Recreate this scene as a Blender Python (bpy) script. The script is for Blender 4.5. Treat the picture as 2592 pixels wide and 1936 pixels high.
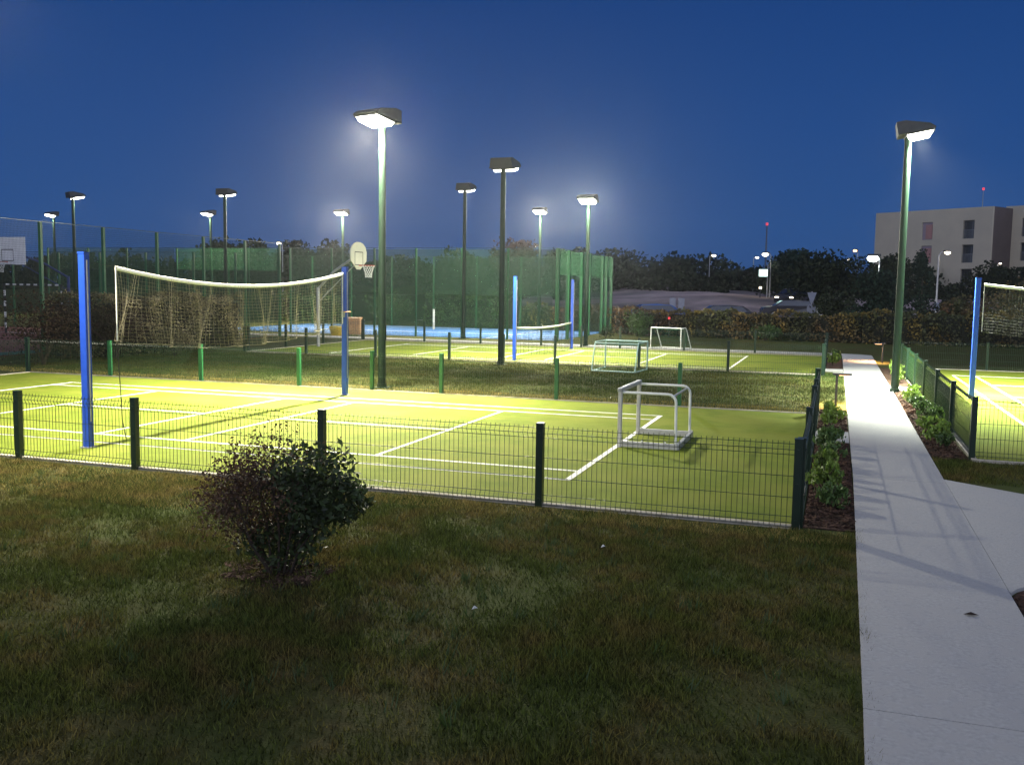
import bpy, math, random
import numpy as np
from mathutils import Matrix, Vector

random.seed(7)
rng = np.random.default_rng(7)
PI = math.pi
scene = bpy.context.scene
for o in list(bpy.data.objects):
    bpy.data.objects.remove(o)

# ------------------------------------------------------------------ camera
cam_data = bpy.data.cameras.new("camera")
cam = bpy.data.objects.new("camera", cam_data)
scene.collection.objects.link(cam)
Rv = Vector((0.94705857, 0.32069001, 0.01542682))
Uv = Vector((-0.04554513, 0.08662931, 0.99519898))
Fv = Vector((-0.31781395, 0.94321433, -0.0966489))
M = Matrix((Rv, Uv, -Fv)).transposed().to_4x4()
M.translation = Vector((9.23, -13.44, 2.173))
cam.matrix_world = M
cam_data.sensor_width = 36.0
cam_data.lens = 36.0 * 2416.5 / 2592.0
cam_data.clip_start = 0.05
cam_data.clip_end = 3000.0
scene.camera = cam

# ------------------------------------------------------------------ dusk sky
world = bpy.data.worlds.new("World")
scene.world = world
world.use_nodes = True
wn, wl = world.node_tree.nodes, world.node_tree.links
bg = wn["Background"]
geo = wn.new("ShaderNodeTexCoord")
sep = wn.new("ShaderNodeSeparateXYZ")
wl.new(geo.outputs["Generated"], sep.inputs[0])
ramp = wn.new("ShaderNodeValToRGB")
cr = ramp.color_ramp
cr.elements[0].position = 0.0
cr.elements[0].color = (0.028, 0.085, 0.25, 1)
cr.elements[1].position = 1.0
cr.elements[1].color = (0.005, 0.022, 0.105, 1)
for p, c in ((0.06, (0.025, 0.084, 0.255, 1)), (0.16, (0.017, 0.069, 0.240, 1)), (0.34, (0.008, 0.044, 0.185, 1))):
    e = cr.elements.new(p)
    e.color = c
wl.new(sep.outputs["Z"], ramp.inputs["Fac"])
# broad afterglow of the sunset, low behind the photographer
dot = wn.new("ShaderNodeVectorMath")
dot.operation = 'DOT_PRODUCT'
wl.new(geo.outputs["Generated"], dot.inputs[0])
dot.inputs[1].default_value = (0.42, -0.86, 0.28)
mr = wn.new("ShaderNodeMapRange")
mr.interpolation_type = 'SMOOTHSTEP'
mr.inputs["From Min"].default_value = -0.25
mr.inputs["From Max"].default_value = 1.0
wl.new(dot.outputs["Value"], mr.inputs["Value"])
mix = wn.new("ShaderNodeMix")
mix.data_type = 'RGBA'
wl.new(mr.outputs[0], mix.inputs["Factor"])
wl.new(ramp.outputs["Color"], mix.inputs["A"])
mix.inputs["B"].default_value = (0.66, 0.73, 0.98, 1)
wl.new(mix.outputs["Result"], bg.inputs["Color"])
bg.inputs["Strength"].default_value = 1.0

scene.view_settings.view_transform = 'Standard'
scene.view_settings.look = 'None'
scene.view_settings.exposure = 0.0
scene.view_settings.gamma = 1.0
scene.view_settings.use_curve_mapping = False
scene.render.engine = 'CYCLES'
scene.cycles.use_denoising = True
scene.cycles.max_bounces = 5
scene.cycles.diffuse_bounces = 2
scene.cycles.glossy_bounces = 2
scene.cycles.transparent_max_bounces = 24
scene.cycles.sample_clamp_indirect = 4.0
scene.cycles.sample_clamp_direct = 60.0

# ------------------------------------------------------------------ helpers
def link(o, parent=None):
    scene.collection.objects.link(o)
    if parent is not None:
        o.parent = parent
    return o

def tag(o, label=None, cat=None, group=None, kind=None):
    if label: o["label"] = label
    if cat: o["category"] = cat
    if group: o["group"] = group
    if kind: o["kind"] = kind
    return o

def thing(name, label, cat, loc=(0, 0, 0), rz=0.0, group=None):
    o = bpy.data.objects.new(name, None)
    link(o)
    o.location = loc
    o.rotation_euler = (0, 0, rz)
    o.empty_display_size = 0.2
    return tag(o, label, cat, group)

def inst(name, mesh, parent=None, loc=(0, 0, 0), rot=(0, 0, 0), scale=(1, 1, 1), kind=None, label=None):
    o = bpy.data.objects.new(name, mesh)
    link(o, parent)
    o.location = loc
    o.rotation_euler = rot
    o.scale = scale
    if kind: o["kind"] = kind
    if label: o["label"] = label
    return o

class MB:
    """collects boxes, tubes, prisms and sheets into one mesh"""
    def __init__(s):
        s.v, s.f = [], []
    def add(s, vs, fs):
        n = len(s.v)
        s.v += [tuple(p) for p in vs]
        s.f += [tuple(n + i for i in f) for f in fs]
        return s
    def box(s, c, d, rz=0.0, rx=0.0, ry=0.0, bev=0.0):
        x, y, z = d[0] / 2, d[1] / 2, d[2] / 2
        R = Matrix.Rotation(rz, 3, 'Z') @ Matrix.Rotation(ry, 3, 'Y') @ Matrix.Rotation(rx, 3, 'X')
        if bev > 0:
            b = min(bev, x * .9, y * .9, z * .9)
            prof = [(-x + b, -y), (x - b, -y), (x, -y + b), (x, y - b), (x - b, y), (-x + b, y), (-x, y - b), (-x, -y + b)]
            top = [(px * (x - b) / x, py * (y - b) / y) for px, py in prof]
            vs = [Vector((a, q, -z)) for a, q in prof] + [Vector((a, q, z - b)) for a, q in prof] + [Vector((a, q, z)) for a, q in top]
            fs = [tuple(range(7, -1, -1))]
            for k in range(2):
                fs += [(k * 8 + i, k * 8 + (i + 1) % 8, k * 8 + 8 + (i + 1) % 8, k * 8 + 8 + i) for i in range(8)]
            fs.append(tuple(range(16, 24)))
        else:
            vs = [Vector(p) for p in ((-x, -y, -z), (x, -y, -z), (x, y, -z), (-x, y, -z), (-x, -y, z), (x, -y, z), (x, y, z), (-x, y, z))]
            fs = [(3, 2, 1, 0), (4, 5, 6, 7), (0, 1, 5, 4), (1, 2, 6, 5), (2, 3, 7, 6), (3, 0, 4, 7)]
        return s.add([R @ p + Vector(c) for p in vs], fs)
    def tube(s, pts, r, n=6, cap=True):
        pts = [Vector(p) for p in pts]
        rs = r if isinstance(r, (list, tuple)) else [r] * len(pts)
        ref = None
        rings = []
        for i, p in enumerate(pts):
            a = pts[max(i - 1, 0)]
            b = pts[min(i + 1, len(pts) - 1)]
            t = (b - a).normalized()
            if ref is None:
                ref = Vector((0, 0, 1)) if abs(t.z) < .9 else Vector((1, 0, 0))
            u = (ref - t * ref.dot(t)).normalized()
            ref = u
            w = t.cross(u)
            rings.append([p + (u * math.cos(2 * PI * (k + .5) / n) + w * math.sin(2 * PI * (k + .5) / n)) * rs[i] for k in range(n)])
        vs = [q for R in rings for q in R]
        fs = []
        for i in range(len(pts) - 1):
            for k in range(n):
                k2 = (k + 1) % n
                fs.append((i * n + k, i * n + k2, (i + 1) * n + k2, (i + 1) * n + k))
        if cap:
            fs.append(tuple(range(n - 1, -1, -1)))
            m = (len(pts) - 1) * n
            fs.append(tuple(range(m, m + n)))
        return s.add(vs, fs)
    def prism(s, poly, z0, z1):
        n = len(poly)
        vs = [(x, y, z0) for x, y in poly] + [(x, y, z1) for x, y in poly]
        fs = [tuple(range(n - 1, -1, -1)), tuple(range(n, 2 * n))]
        fs += [(i, (i + 1) % n, n + (i + 1) % n, n + i) for i in range(n)]
        return s.add(vs, fs)
    def extr(s, prof, a, b, axis='x'):
        """profile (p,q) swept from a to b along x (p=y,q=z) or y (p=x,q=z)"""
        n = len(prof)
        mk = (lambda t, p, q: (t, p, q)) if axis == 'x' else (lambda t, p, q: (p, t, q))
        vs = [mk(a, p, q) for p, q in prof] + [mk(b, p, q) for p, q in prof]
        fs = [tuple(range(n - 1, -1, -1)), tuple(range(n, 2 * n))]
        fs += [(i, (i + 1) % n, n + (i + 1) % n, n + i) for i in range(n)]
        return s.add(vs, fs)
    def mesh(s, name, mat, smooth=False):
        me = bpy.data.meshes.new(name)
        me.from_pydata(s.v, [], s.f)
        for m_ in (mat if isinstance(mat, (list, tuple)) else [mat]):
            me.materials.append(m_)
        me.validate()
        if smooth:
            me.polygons.foreach_set("use_smooth", [True] * len(me.polygons))
            try: me.set_sharp_from_angle(angle=math.radians(35))
            except Exception: pass
        me.update()
        return me
    def obj(s, name, mat, parent=None, kind=None, smooth=False, label=None, loc=(0, 0, 0), rot=(0, 0, 0)):
        return inst(name, s.mesh(name, mat, smooth), parent, loc, rot, kind=kind, label=label)

def hexc(r, g, b):
    f = lambda c: c / 12.92 if c <= .04045 else ((c + .055) / 1.055) ** 2.4
    return (f(r / 255), f(g / 255), f(b / 255), 1)

def mat(name, col, rough=.6, metal=0.0, col2=None, scale=3.0, detail=4.0, bump=0.0, bscale=40.0, emit=None, estr=0.0,
        spec=.5, tint=None, col3=None, alpha=None, lo=.35, hi=.65, sheen=0.0, trans=0.0):
    m = bpy.data.materials.new(name)
    m.use_nodes = True
    n, l = m.node_tree.nodes, m.node_tree.links
    b = n["Principled BSDF"]
    c4 = lambda c: tuple(c) + (1,) if len(c) == 3 else c
    b.inputs["Base Color"].default_value = c4(col)
    b.inputs["Roughness"].default_value = rough
    b.inputs["Metallic"].default_value = metal
    b.inputs["Specular IOR Level"].default_value = spec
    tc = n.new("ShaderNodeTexCoord")
    gm = n.new("ShaderNodeNewGeometry")
    out = None
    if col2:
        nz = n.new("ShaderNodeTexNoise")
        nz.inputs["Scale"].default_value = scale
        nz.inputs["Detail"].default_value = detail
        l.new(gm.outputs["Position"], nz.inputs["Vector"])
        mp = n.new("ShaderNodeMapRange")
        mp.inputs["From Min"].default_value = lo
        mp.inputs["From Max"].default_value = hi
        l.new(nz.outputs["Fac"], mp.inputs["Value"])
        mx = n.new("ShaderNodeMix"); mx.data_type = 'RGBA'
        l.new(mp.outputs[0], mx.inputs["Factor"])
        mx.inputs["A"].default_value = c4(col)
        mx.inputs["B"].default_value = c4(col2)
        out = mx.outputs["Result"]
        if col3:
            nz2 = n.new("ShaderNodeTexNoise")
            nz2.inputs["Scale"].default_value = scale * .31
            nz2.inputs["Detail"].default_value = 3
            l.new(gm.outputs["Position"], nz2.inputs["Vector"])
            mp2 = n.new("ShaderNodeMapRange")
            mp2.inputs["From Min"].default_value = .45
            mp2.inputs["From Max"].default_value = .62
            l.new(nz2.outputs["Fac"], mp2.inputs["Value"])
            mx2 = n.new("ShaderNodeMix"); mx2.data_type = 'RGBA'
            l.new(mp2.outputs[0], mx2.inputs["Factor"])
            l.new(out, mx2.inputs["A"])
            mx2.inputs["B"].default_value = c4(col3)
            out = mx2.outputs["Result"]
    if tint:
        at = n.new("ShaderNodeAttribute"); at.attribute_name = "tint"
        hs = n.new("ShaderNodeHueSaturation")
        mv = n.new("ShaderNodeMapRange")
        mv.inputs["To Min"].default_value = 1 - tint
        mv.inputs["To Max"].default_value = 1 + tint
        l.new(at.outputs["Fac"], mv.inputs["Value"])
        l.new(mv.outputs[0], hs.inputs["Value"])
        if out: l.new(out, hs.inputs["Color"])
        else: hs.inputs["Color"].default_value = c4(col)
        out = hs.outputs["Color"]
    if out:
        l.new(out, b.inputs["Base Color"])
    if bump:
        nb = n.new("ShaderNodeTexNoise")
        nb.inputs["Scale"].default_value = bscale
        nb.inputs["Detail"].default_value = 5
        l.new(gm.outputs["Position"], nb.inputs["Vector"])
        bp = n.new("ShaderNodeBump")
        bp.inputs["Strength"].default_value = bump
        bp.inputs["Distance"].default_value = .02
        l.new(nb.outputs["Fac"], bp.inputs["Height"])
        l.new(bp.outputs[0], b.inputs["Normal"])
    if emit:
        b.inputs["Emission Color"].default_value = c4(emit)
        b.inputs["Emission Strength"].default_value = estr
        try: m.cycles.emission_sampling = 'NONE'
        except Exception: pass
    if trans:
        tr = n.new("ShaderNodeBsdfTranslucent")
        if out: l.new(out, tr.inputs["Color"])
        else: tr.inputs["Color"].default_value = c4(col)
        ms = n.new("ShaderNodeMixShader"); ms.inputs[0].default_value = trans
        l.new(b.outputs[0], ms.inputs[1]); l.new(tr.outputs[0], ms.inputs[2])
        l.new(ms.outputs[0], n["Material Output"].inputs["Surface"])
    if alpha is not None:
        b.inputs["Alpha"].default_value = alpha
    return m

# base colours ------------------------------------------------------------
m_lawn = mat("lawn_soil", (0.048, 0.054, 0.014), .95, col2=(0.078, 0.064, 0.024), scale=3.4, lo=.42, hi=.72, col3=(0.054, 0.070, 0.017), bump=.8, bscale=60, spec=.1)
m_blade = mat("grass_blade", (0.078, 0.090, 0.018), .8, col2=(0.140, 0.104, 0.034), scale=3.4, lo=.40, hi=.70, col3=(0.058, 0.078, 0.015), tint=.8, spec=.15, trans=.25)
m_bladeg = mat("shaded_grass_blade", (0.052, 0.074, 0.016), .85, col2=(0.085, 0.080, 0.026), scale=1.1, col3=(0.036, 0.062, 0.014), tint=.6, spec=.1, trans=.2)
m_bladed = mat("lamplit_dry_blade", (0.36, 0.28, 0.10), .85, col2=(0.20, 0.17, 0.045), scale=3.2, tint=.5, spec=.1, trans=.25)  # dry tan, with lamp light put into the colour
m_turf = mat("court_turf", (0.138, 0.176, 0.018), .9, col2=(0.108, 0.144, 0.014), scale=3.5, detail=9, col3=(0.156, 0.182, 0.024), bump=.35, bscale=300, spec=.1)
m_line = mat("line_paint", (0.74, 0.74, 0.70), .8, col2=(0.46, 0.47, 0.36), scale=9, detail=8, lo=.52, hi=.75, spec=.2)
m_conc = mat("path_concrete", (0.45, 0.45, 0.44), .9, col2=(0.35, 0.35, 0.34), scale=38, detail=8, lo=.3, hi=.7, bump=.5, bscale=160, spec=.15, col3=(0.41, 0.405, 0.39))
m_kerb = mat("kerb_concrete", (0.50, 0.46, 0.38), .9, col2=(0.34, 0.31, 0.25), scale=9, spec=.2)
m_bark = mat("bed_mulch", (0.045, 0.026, 0.018), .95, col2=(0.115, 0.07, 0.05), scale=22, bump=1.0, bscale=50, spec=.1, col3=(0.03, 0.02, 0.014))
m_green = mat("green_powder_coat", (0.012, 0.085, 0.028), .38, col2=(0.016, 0.105, 0.034), scale=8)
m_dgreen = mat("dark_green_coat", (0.006, 0.019, 0.011), .35, col2=(0.008, 0.024, 0.013), scale=8)
m_wire = mat("green_wire", (0.008, 0.026, 0.012), .30)
m_pole = mat("lamp_pole_paint", (0.006, 0.020, 0.010), .5, spec=.3, col2=(0.008, 0.026, 0.013), scale=5)
m_head = mat("lamp_housing", (0.035, 0.036, 0.038), .5, col2=(0.045, 0.045, 0.046), scale=9)
m_blue = mat("blue_post_paint", (0.012, 0.055, 0.37), .4, col2=(0.015, 0.065, 0.42), scale=12)
m_alu = mat("aluminium", (0.52, 0.51, 0.50), .42, .35, col2=(0.42, 0.41, 0.40), scale=12)
m_steel = mat("galvanised_steel", (0.34, 0.35, 0.36), .45, .5, col2=(0.26, 0.27, 0.28), scale=20)
m_white = mat("white_coat", (0.72, 0.73, 0.70), .5, col2=(0.62, 0.63, 0.6), scale=6)
m_black = mat("black_coat", (0.012, 0.012, 0.013), .5)
m_tape = mat("net_tape", (0.80, 0.79, 0.72), .8, col2=(0.72, 0.70, 0.62), scale=18)
m_cord = mat("net_cord", (0.24, 0.21, 0.13), .9)
m_cordd = mat("dark_net_cord", (0.035, 0.035, 0.03), .9)
m_gnet = mat("green_net_cord", (0.02, 0.16, 0.10), .8)
m_tan = mat("tan_wood", (0.42, 0.25, 0.12), .6, col2=(0.34, 0.19, 0.09), scale=14)
m_bluecourt = mat("blue_court_acrylic", (0.030, 0.115, 0.30), .75, col2=(0.034, 0.125, 0.32), scale=1.5, spec=.3)
m_red = mat("red_court_surface", (0.16, 0.045, 0.03), .85, col2=(0.13, 0.035, 0.025), scale=2)
m_teal = mat("teal_court_surface", (0.02, 0.10, 0.08), .85, col2=(0.018, 0.085, 0.07), scale=2)
m_bark2 = mat("bark", (0.055, 0.038, 0.026), .9, col2=(0.03, 0.022, 0.016), scale=14, bump=.6, bscale=60)
m_leafg = mat("glossy_leaf", (0.026, 0.046, 0.013), .62, tint=.6, trans=.2, col2=(0.040, 0.062, 0.014), scale=4)
m_leafdry = mat("dry_leaf", (0.060, 0.030, 0.016), .75, tint=.6, trans=.2, col2=(0.085, 0.048, 0.02), scale=5)
m_leafbed = mat("bed_leaf", (0.17, 0.25, 0.035), .55, tint=.45, trans=.3, col2=(0.11, 0.19, 0.03), scale=5)
m_leafbedd = mat("bed_leaf_dark", (0.075, 0.14, 0.03), .55, tint=.45, trans=.25, col2=(0.07, 0.12, 0.03), scale=5)
m_hedge = mat("hedge_leaf", (0.060, 0.068, 0.022), .7, tint=.5, trans=.2, col2=(0.20, 0.145, 0.03), scale=.9, lo=.50, hi=.58, col3=(0.10, 0.055, 0.035))
m_hedgel = mat("brown_hedge_leaf", (0.30, 0.25, 0.13), .8, tint=.6, trans=.25, col2=(0.06, 0.055, 0.028), scale=1.5, lo=.42, hi=.6, col3=(0.05, 0.06, 0.025))
m_hgreen = mat("green_hedge_leaf", (0.055, 0.11, 0.022), .6, tint=.5, trans=.25, col2=(0.035, 0.07, 0.018), scale=1.6)
m_shrubd = mat("dark_shrub_leaf", (0.030, 0.028, 0.016), .8, tint=.5, col2=(0.042, 0.024, 0.016), scale=1.2, spec=.15)
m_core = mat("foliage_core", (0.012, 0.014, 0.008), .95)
m_tree = mat("tree_leaf", (0.026, 0.034, 0.016), .85, spec=.1, tint=.5, col2=(0.018, 0.024, 0.012), scale=.4)
m_treeb = mat("bluish_tree_leaf", (0.022, 0.040, 0.026), .85, spec=.1, tint=.5, col2=(0.014, 0.026, 0.017), scale=.6)
m_treer = mat("reddish_tree_leaf", (0.090, 0.045, 0.035), .8, tint=.5, col2=(0.06, 0.035, 0.03), scale=.6)
m_autumn = mat("autumn_leaf", (0.12, 0.055, 0.02), .8, tint=.5, col2=(0.06, 0.07, 0.02), scale=1.2)
m_dirt = mat("bare_dirt", (0.40, 0.31, 0.29), .95, col2=(0.22, 0.18, 0.18), scale=.35, bump=1.0, bscale=2.5, spec=.1, col3=(0.13, 0.11, 0.11))
m_wall = mat("render_wall", (0.54, 0.47, 0.35), .9, col2=(0.49, 0.43, 0.325), scale=.6)
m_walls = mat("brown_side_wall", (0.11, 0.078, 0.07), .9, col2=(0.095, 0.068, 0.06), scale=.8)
m_frame = mat("window_frame", (0.09, 0.09, 0.11), .5)
m_glass = mat("window_glass", (0.022, 0.028, 0.045), .12, spec=.8)
m_shut = mat("pink_shutter", (0.42, 0.20, 0.18), .7, col2=(0.38, 0.18, 0.165), scale=2)
m_shutp = mat("mauve_panel", (0.28, 0.22, 0.26), .7)
m_yel = mat("yellow_plastic", (0.50, 0.36, 0.03), .5)
m_lit = mat("lamp_glass_lit", (1, 1, 1), .3, emit=(1.0, 0.97, 0.86), estr=14)
m_litfar = mat("far_lamp_glass", (1, 1, 1), .3, emit=(1.0, 0.86, 0.62), estr=9)
m_litcold = mat("cold_lamp_glass", (1, 1, 1), .3, emit=(0.92, 1.0, 0.95), estr=14)
m_litwarm = mat("warm_lamp_glass", (1, .8, .6), .3, emit=(1.0, 0.50, 0.22), estr=6)
m_litred = mat("red_beacon_glass", (.8, .05, .05), .3, emit=(1.0, 0.06, 0.10), estr=.9)
m_litteal = mat("lit_sign_face", (.8, 1, .95), .4, emit=(0.62, 1.0, 0.92), estr=3)
m_litwin = mat("lit_window", (.8, .6, .3), .5, emit=(0.75, 0.46, 0.10), estr=.32)
m_litgreen = mat("lit_doorway", (.8, 1, .8), .5, emit=(0.55, 0.95, 0.75), estr=.9)
m_carb = mat("blue_car_paint", (0.03, 0.09, 0.30), .25, metal=.2)
m_card = mat("dark_car_paint", (0.02, 0.02, 0.03), .3)
m_tyre = mat("tyre_rubber", (0.01, 0.01, 0.01), .8)
m_sign = mat("grey_sign_board", (0.17, 0.19, 0.27), .6, col2=(0.14, 0.16, 0.23), scale=4)
m_hang = mat("bin_plastic", (0.28, 0.27, 0.34), .6)

def net_mat(name, col, cover, rough=.8):
    """woven screen fabric: threads with holes between them, seen from afar"""
    m = bpy.data.materials.new(name)
    m.use_nodes = True
    n, l = m.node_tree.nodes, m.node_tree.links
    b = n["Principled BSDF"]
    b.inputs["Base Color"].default_value = col + (1,)
    b.inputs["Roughness"].default_value = rough
    t = n.new("ShaderNodeBsdfTransparent")
    tr = n.new("ShaderNodeBsdfTranslucent"); tr.inputs["Color"].default_value = col + (1,)
    m1 = n.new("ShaderNodeMixShader"); m1.inputs[0].default_value = .35
    l.new(b.outputs[0], m1.inputs[1]); l.new(tr.outputs[0], m1.inputs[2])
    m2 = n.new("ShaderNodeMixShader")
    nz = n.new("ShaderNodeTexNoise"); nz.inputs["Scale"].default_value = 1.3
    g = n.new("ShaderNodeNewGeometry"); l.new(g.outputs["Position"], nz.inputs["Vector"])
    mp = n.new("ShaderNodeMapRange"); mp.inputs["To Min"].default_value = cover - .08; mp.inputs["To Max"].default_value = cover + .08
    l.new(nz.outputs["Fac"], mp.inputs["Value"]); l.new(mp.outputs[0], m2.inputs[0])
    l.new(t.outputs[0], m2.inputs[1]); l.new(m1.outputs[0], m2.inputs[2])
    l.new(m2.outputs[0], n["Material Output"].inputs["Surface"])
    return m
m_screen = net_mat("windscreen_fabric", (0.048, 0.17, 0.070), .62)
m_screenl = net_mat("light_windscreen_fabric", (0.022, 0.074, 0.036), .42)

# ------------------------------------------------------------------ ground
def terrain(x, y):
    t = min(max((y - 50) / 34.0, 0), 1)
    t = t * t * (3 - 2 * t)
    side = 1.0 if x < 0 else max(.72, 1 - x * .02)
    b = math.sin(x * .31 + y * .12) * .16 + math.sin(x * .11 - y * .27 + 1.7) * .22 + math.sin(x * .77 + y * .5) * .06
    return (2.35 * side + b) * t - .004 * 0

def ground_grid(name, xs, ys, m, zoff=0.0):
    mb = MB()
    vs = [(x, y, terrain(x, y) + zoff) for y in ys for x in xs]
    nx = len(xs)
    fs = [(j * nx + i, j * nx + i + 1, (j + 1) * nx + i + 1, (j + 1) * nx + i) for j in range(len(ys) - 1) for i in range(nx - 1)]
    mb.add(vs, fs)
    return tag(mb.obj(name, m, smooth=False), kind="structure")

xs = [-500, -300, -180] + list(range(-110, 91, 2)) + [150, 300, 500]
ys = [-100, -60, -20, 0, 20, 40, 46] + list(range(48, 92, 1)) + list(range(94, 160, 6)) + [220, 400, 700]
ground_grid("ground", xs, ys, [m_lawn, m_dirt])
g = bpy.data.objects["ground"]
for p in g.data.polygons:
    c = p.center
    if c.y > 43 and c.x > -18:
        p.material_index = 1

# thin air volume added to imitate camera bloom round the floodlights
mb = MB().box((0, 300, 9.2), (1010, 820, 20.6))
hz = mb.obj("bloom_haze", [])
hm = bpy.data.materials.new("bloom_haze_air")
hm.use_nodes = True
hn, hl = hm.node_tree.nodes, hm.node_tree.links
hn.remove(hn["Principled BSDF"])
hv = hn.new("ShaderNodeVolumePrincipled")
hv.inputs["Color"].default_value = (.86, .88, .93, 1)
hv.inputs["Density"].default_value = .00048
hv.inputs["Anisotropy"].default_value = .88
hl.new(hv.outputs[0], hn["Material Output"].inputs["Volume"])
hz.data.materials.append(hm)
tag(hz, kind="stuff")

# lawn blades -------------------------------------------------------------
def pnoise(x, y, s, seed=0):
    r = np.random.default_rng(seed)
    out = np.zeros_like(x)
    for k in range(5):
        a = r.uniform(0, 2 * PI); ph = r.uniform(0, 2 * PI)
        fq = s * r.uniform(.6, 1.6)
        out += np.sin((x * math.cos(a) + y * math.sin(a)) * fq + ph)
    return out / 5

def blades(name, rects, density, h, w, m, label, seed):
    r = np.random.default_rng(seed)
    X, Y = [], []
    for (x0, x1, y0, y1) in rects:
        n = int((x1 - x0) * (y1 - y0) * density)
        X.append(r.uniform(x0, x1, n)); Y.append(r.uniform(y0, y1, n))
    X = np.concatenate(X); Y = np.concatenate(Y)
    pn = pnoise(X, Y, 3.0, 1) + .6 * pnoise(X, Y, 9.0, 2) + .35 * pnoise(X, Y, 24.0, 3)
    keep = r.uniform(0, 1, len(X)) < np.clip(.75 + .5 * pn, .12, 1)
    X, Y, pn = X[keep], Y[keep], pn[keep]
    n = len(X)
    H = h * (0.55 + .55 * r.random(n) + .45 * np.clip(pn, -.6, 1.2))
    A = r.uniform(0, 2 * PI, n)
    L = np.abs(r.normal(0, .75, n)) * H
    B = r.uniform(0, 2 * PI, n)
    dx, dy = np.cos(A) * w / 2, np.sin(A) * w / 2
    v = np.zeros((n, 3, 3), np.float32)
    v[:, 0] = np.stack([X - dx, Y - dy, np.full(n, -.003)], 1)
    v[:, 1] = np.stack([X + dx, Y + dy, np.full(n, -.003)], 1)
    v[:, 2] = np.stack([X + np.cos(B) * L, Y + np.sin(B) * L, H], 1)
    me = bpy.data.meshes.new(name)
    me.vertices.add(n * 3); me.loops.add(n * 3); me.polygons.add(n)
    me.vertices.foreach_set("co", v.reshape(-1))
    me.loops.foreach_set("vertex_index", np.arange(n * 3, dtype=np.int32))
    me.polygons.foreach_set("loop_start", np.arange(0, n * 3, 3, dtype=np.int32))
    at = me.attributes.new("tint", 'FLOAT', 'FACE')
    at.data.foreach_set("value", r.random(n).astype(np.float32))
    me.materials.append(m)
    me.update(calc_edges=True)
    o = inst(name, me, kind="stuff", label=label)
    return tag(o, cat="grass")

blades("lawn_grass", [(-3.4, 9.43, -10.6, -4.46)], 5600, .046, .0085, m_blade, "dark patchy lawn in front of the near court fence", 11)
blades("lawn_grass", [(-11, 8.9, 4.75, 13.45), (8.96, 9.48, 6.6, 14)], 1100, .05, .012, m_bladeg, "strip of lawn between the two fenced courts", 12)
blades("lawn_grass", [(10.54, 14.5, -1.28, .37)], 3200, .05, .009, m_blade, "grass corner between the concrete path and the right court", 13)

blades("lawn_grass", [(9.40, 9.54, -10.6, -4.3), (10.99, 11.06, -1.2, .38)], 2600, .05, .006, m_blade, "ragged grass edge creeping over the left side of the path", 16)
blades("lamplit_dry_grass", [(-3.4, 9.43, -4.85, -4.44), (-3.4, 3.5, -5.9, -4.85)], 3600, .045, .006, m_bladed, "dry yellowed grass, paled for lamp light, along the foot of the near fence", 14)  # lamp-lit band of the lawn, its brightness carried by the blade colour
blades("lamplit_dry_grass", [(-11, 8.9, 4.66, 5.5)], 1600, .045, .009, m_bladed, "dry yellowed grass, paled for lamp light, behind the near court, along the far fence", 15)  # lit edge of the strip, painted with the same paler blades

# ------------------------------------------------------------------ courts
def court(name, cx, cy, w, d, lines, m=m_turf, z=.02):
    mb = MB().box((0, 0, (z - .06) / 2 - .0), (w, d, z + .06))
    o = tag(mb.obj(name, m), kind="structure")
    o.location = (cx, cy, 0)
    for (x0, y0, x1, y1, lw) in lines:
        lb = MB()
        if x0 == x1: lb.box((x0, (y0 + y1) / 2, 0), (lw, abs(y1 - y0), .004))
        else: lb.box(((x0 + x1) / 2, y0, 0), (abs(x1 - x0), lw, .004))
        lb.obj("painted_line", m_line, o, loc=(0, 0, z + .0045))
    return o

def mini_lines(b=6.38, s=3.7, k=.75, wo=3.05, wi=2.49, lw=.05, lw2=.07):
    h = lw / 2
    L = []
    for sg in (-1, 1):
        L.append((-b, sg * wo, b, sg * wo, lw))
        L.append((-b, sg * wi, b, sg * wi, lw))
    for sg in (-1, 1):
        L.append((sg * (b + lw2 / 2 + .001), -wo - h, sg * (b + lw2 / 2 + .001), wo + h, lw2))
        L.append((sg * s, -wi + h + .001, sg * s, wi - h - .001, lw))
        L.append((sg * k, -wi + h + .001, sg * k, wi - h - .001, lw))
        L.append((sg * (k + h + .001), 0, sg * (s - h - .001), 0, lw))
    return L

T1 = court("court_turf", -.05, .11, 17.96, 8.8, [(a + .05, b_ - .11, c + .05, d_ - .11, w) for a, b_, c, d_, w in mini_lines()])
T2 = court("court_turf", -.05, 17.7, 17.96, 8.2, [(a + .05, b_ - .4, c + .05, d_ - .4, w) for a, b_, c, d_, w in mini_lines()])
rot = [(y0, x0, y1, x1, w) for x0, y0, x1, y1, w in mini_lines()]
T3 = court("court_turf", 15.4, 8.9, 8.6, 17.0, [(a, b_ - .18, c, d_ - .18, w) for a, b_, c, d_, w in rot])

def edging(name, x0, x1, y0, y1, t=.07):
    mb = MB()
    mb.box(((x0 + x1) / 2, y0 - t / 2, 0), (x1 - x0 + 2 * t, t, .07))
    mb.box(((x0 + x1) / 2, y1 + t / 2, 0), (x1 - x0 + 2 * t, t, .07))
    mb.box((x0 - t / 2, (y0 + y1) / 2, 0), (t, y1 - y0, .07))
    mb.box((x1 + t / 2, (y0 + y1) / 2, 0), (t, y1 - y0, .07))
    return tag(mb.obj(name, m_kerb), kind="structure")
edging("kerb", -9.033, 8.933, -4.293, 4.513)
edging("kerb", -9.033, 8.933, 13.597, 21.803)
edging("kerb", 11.097, 19.703, .397, 17.403)

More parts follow.
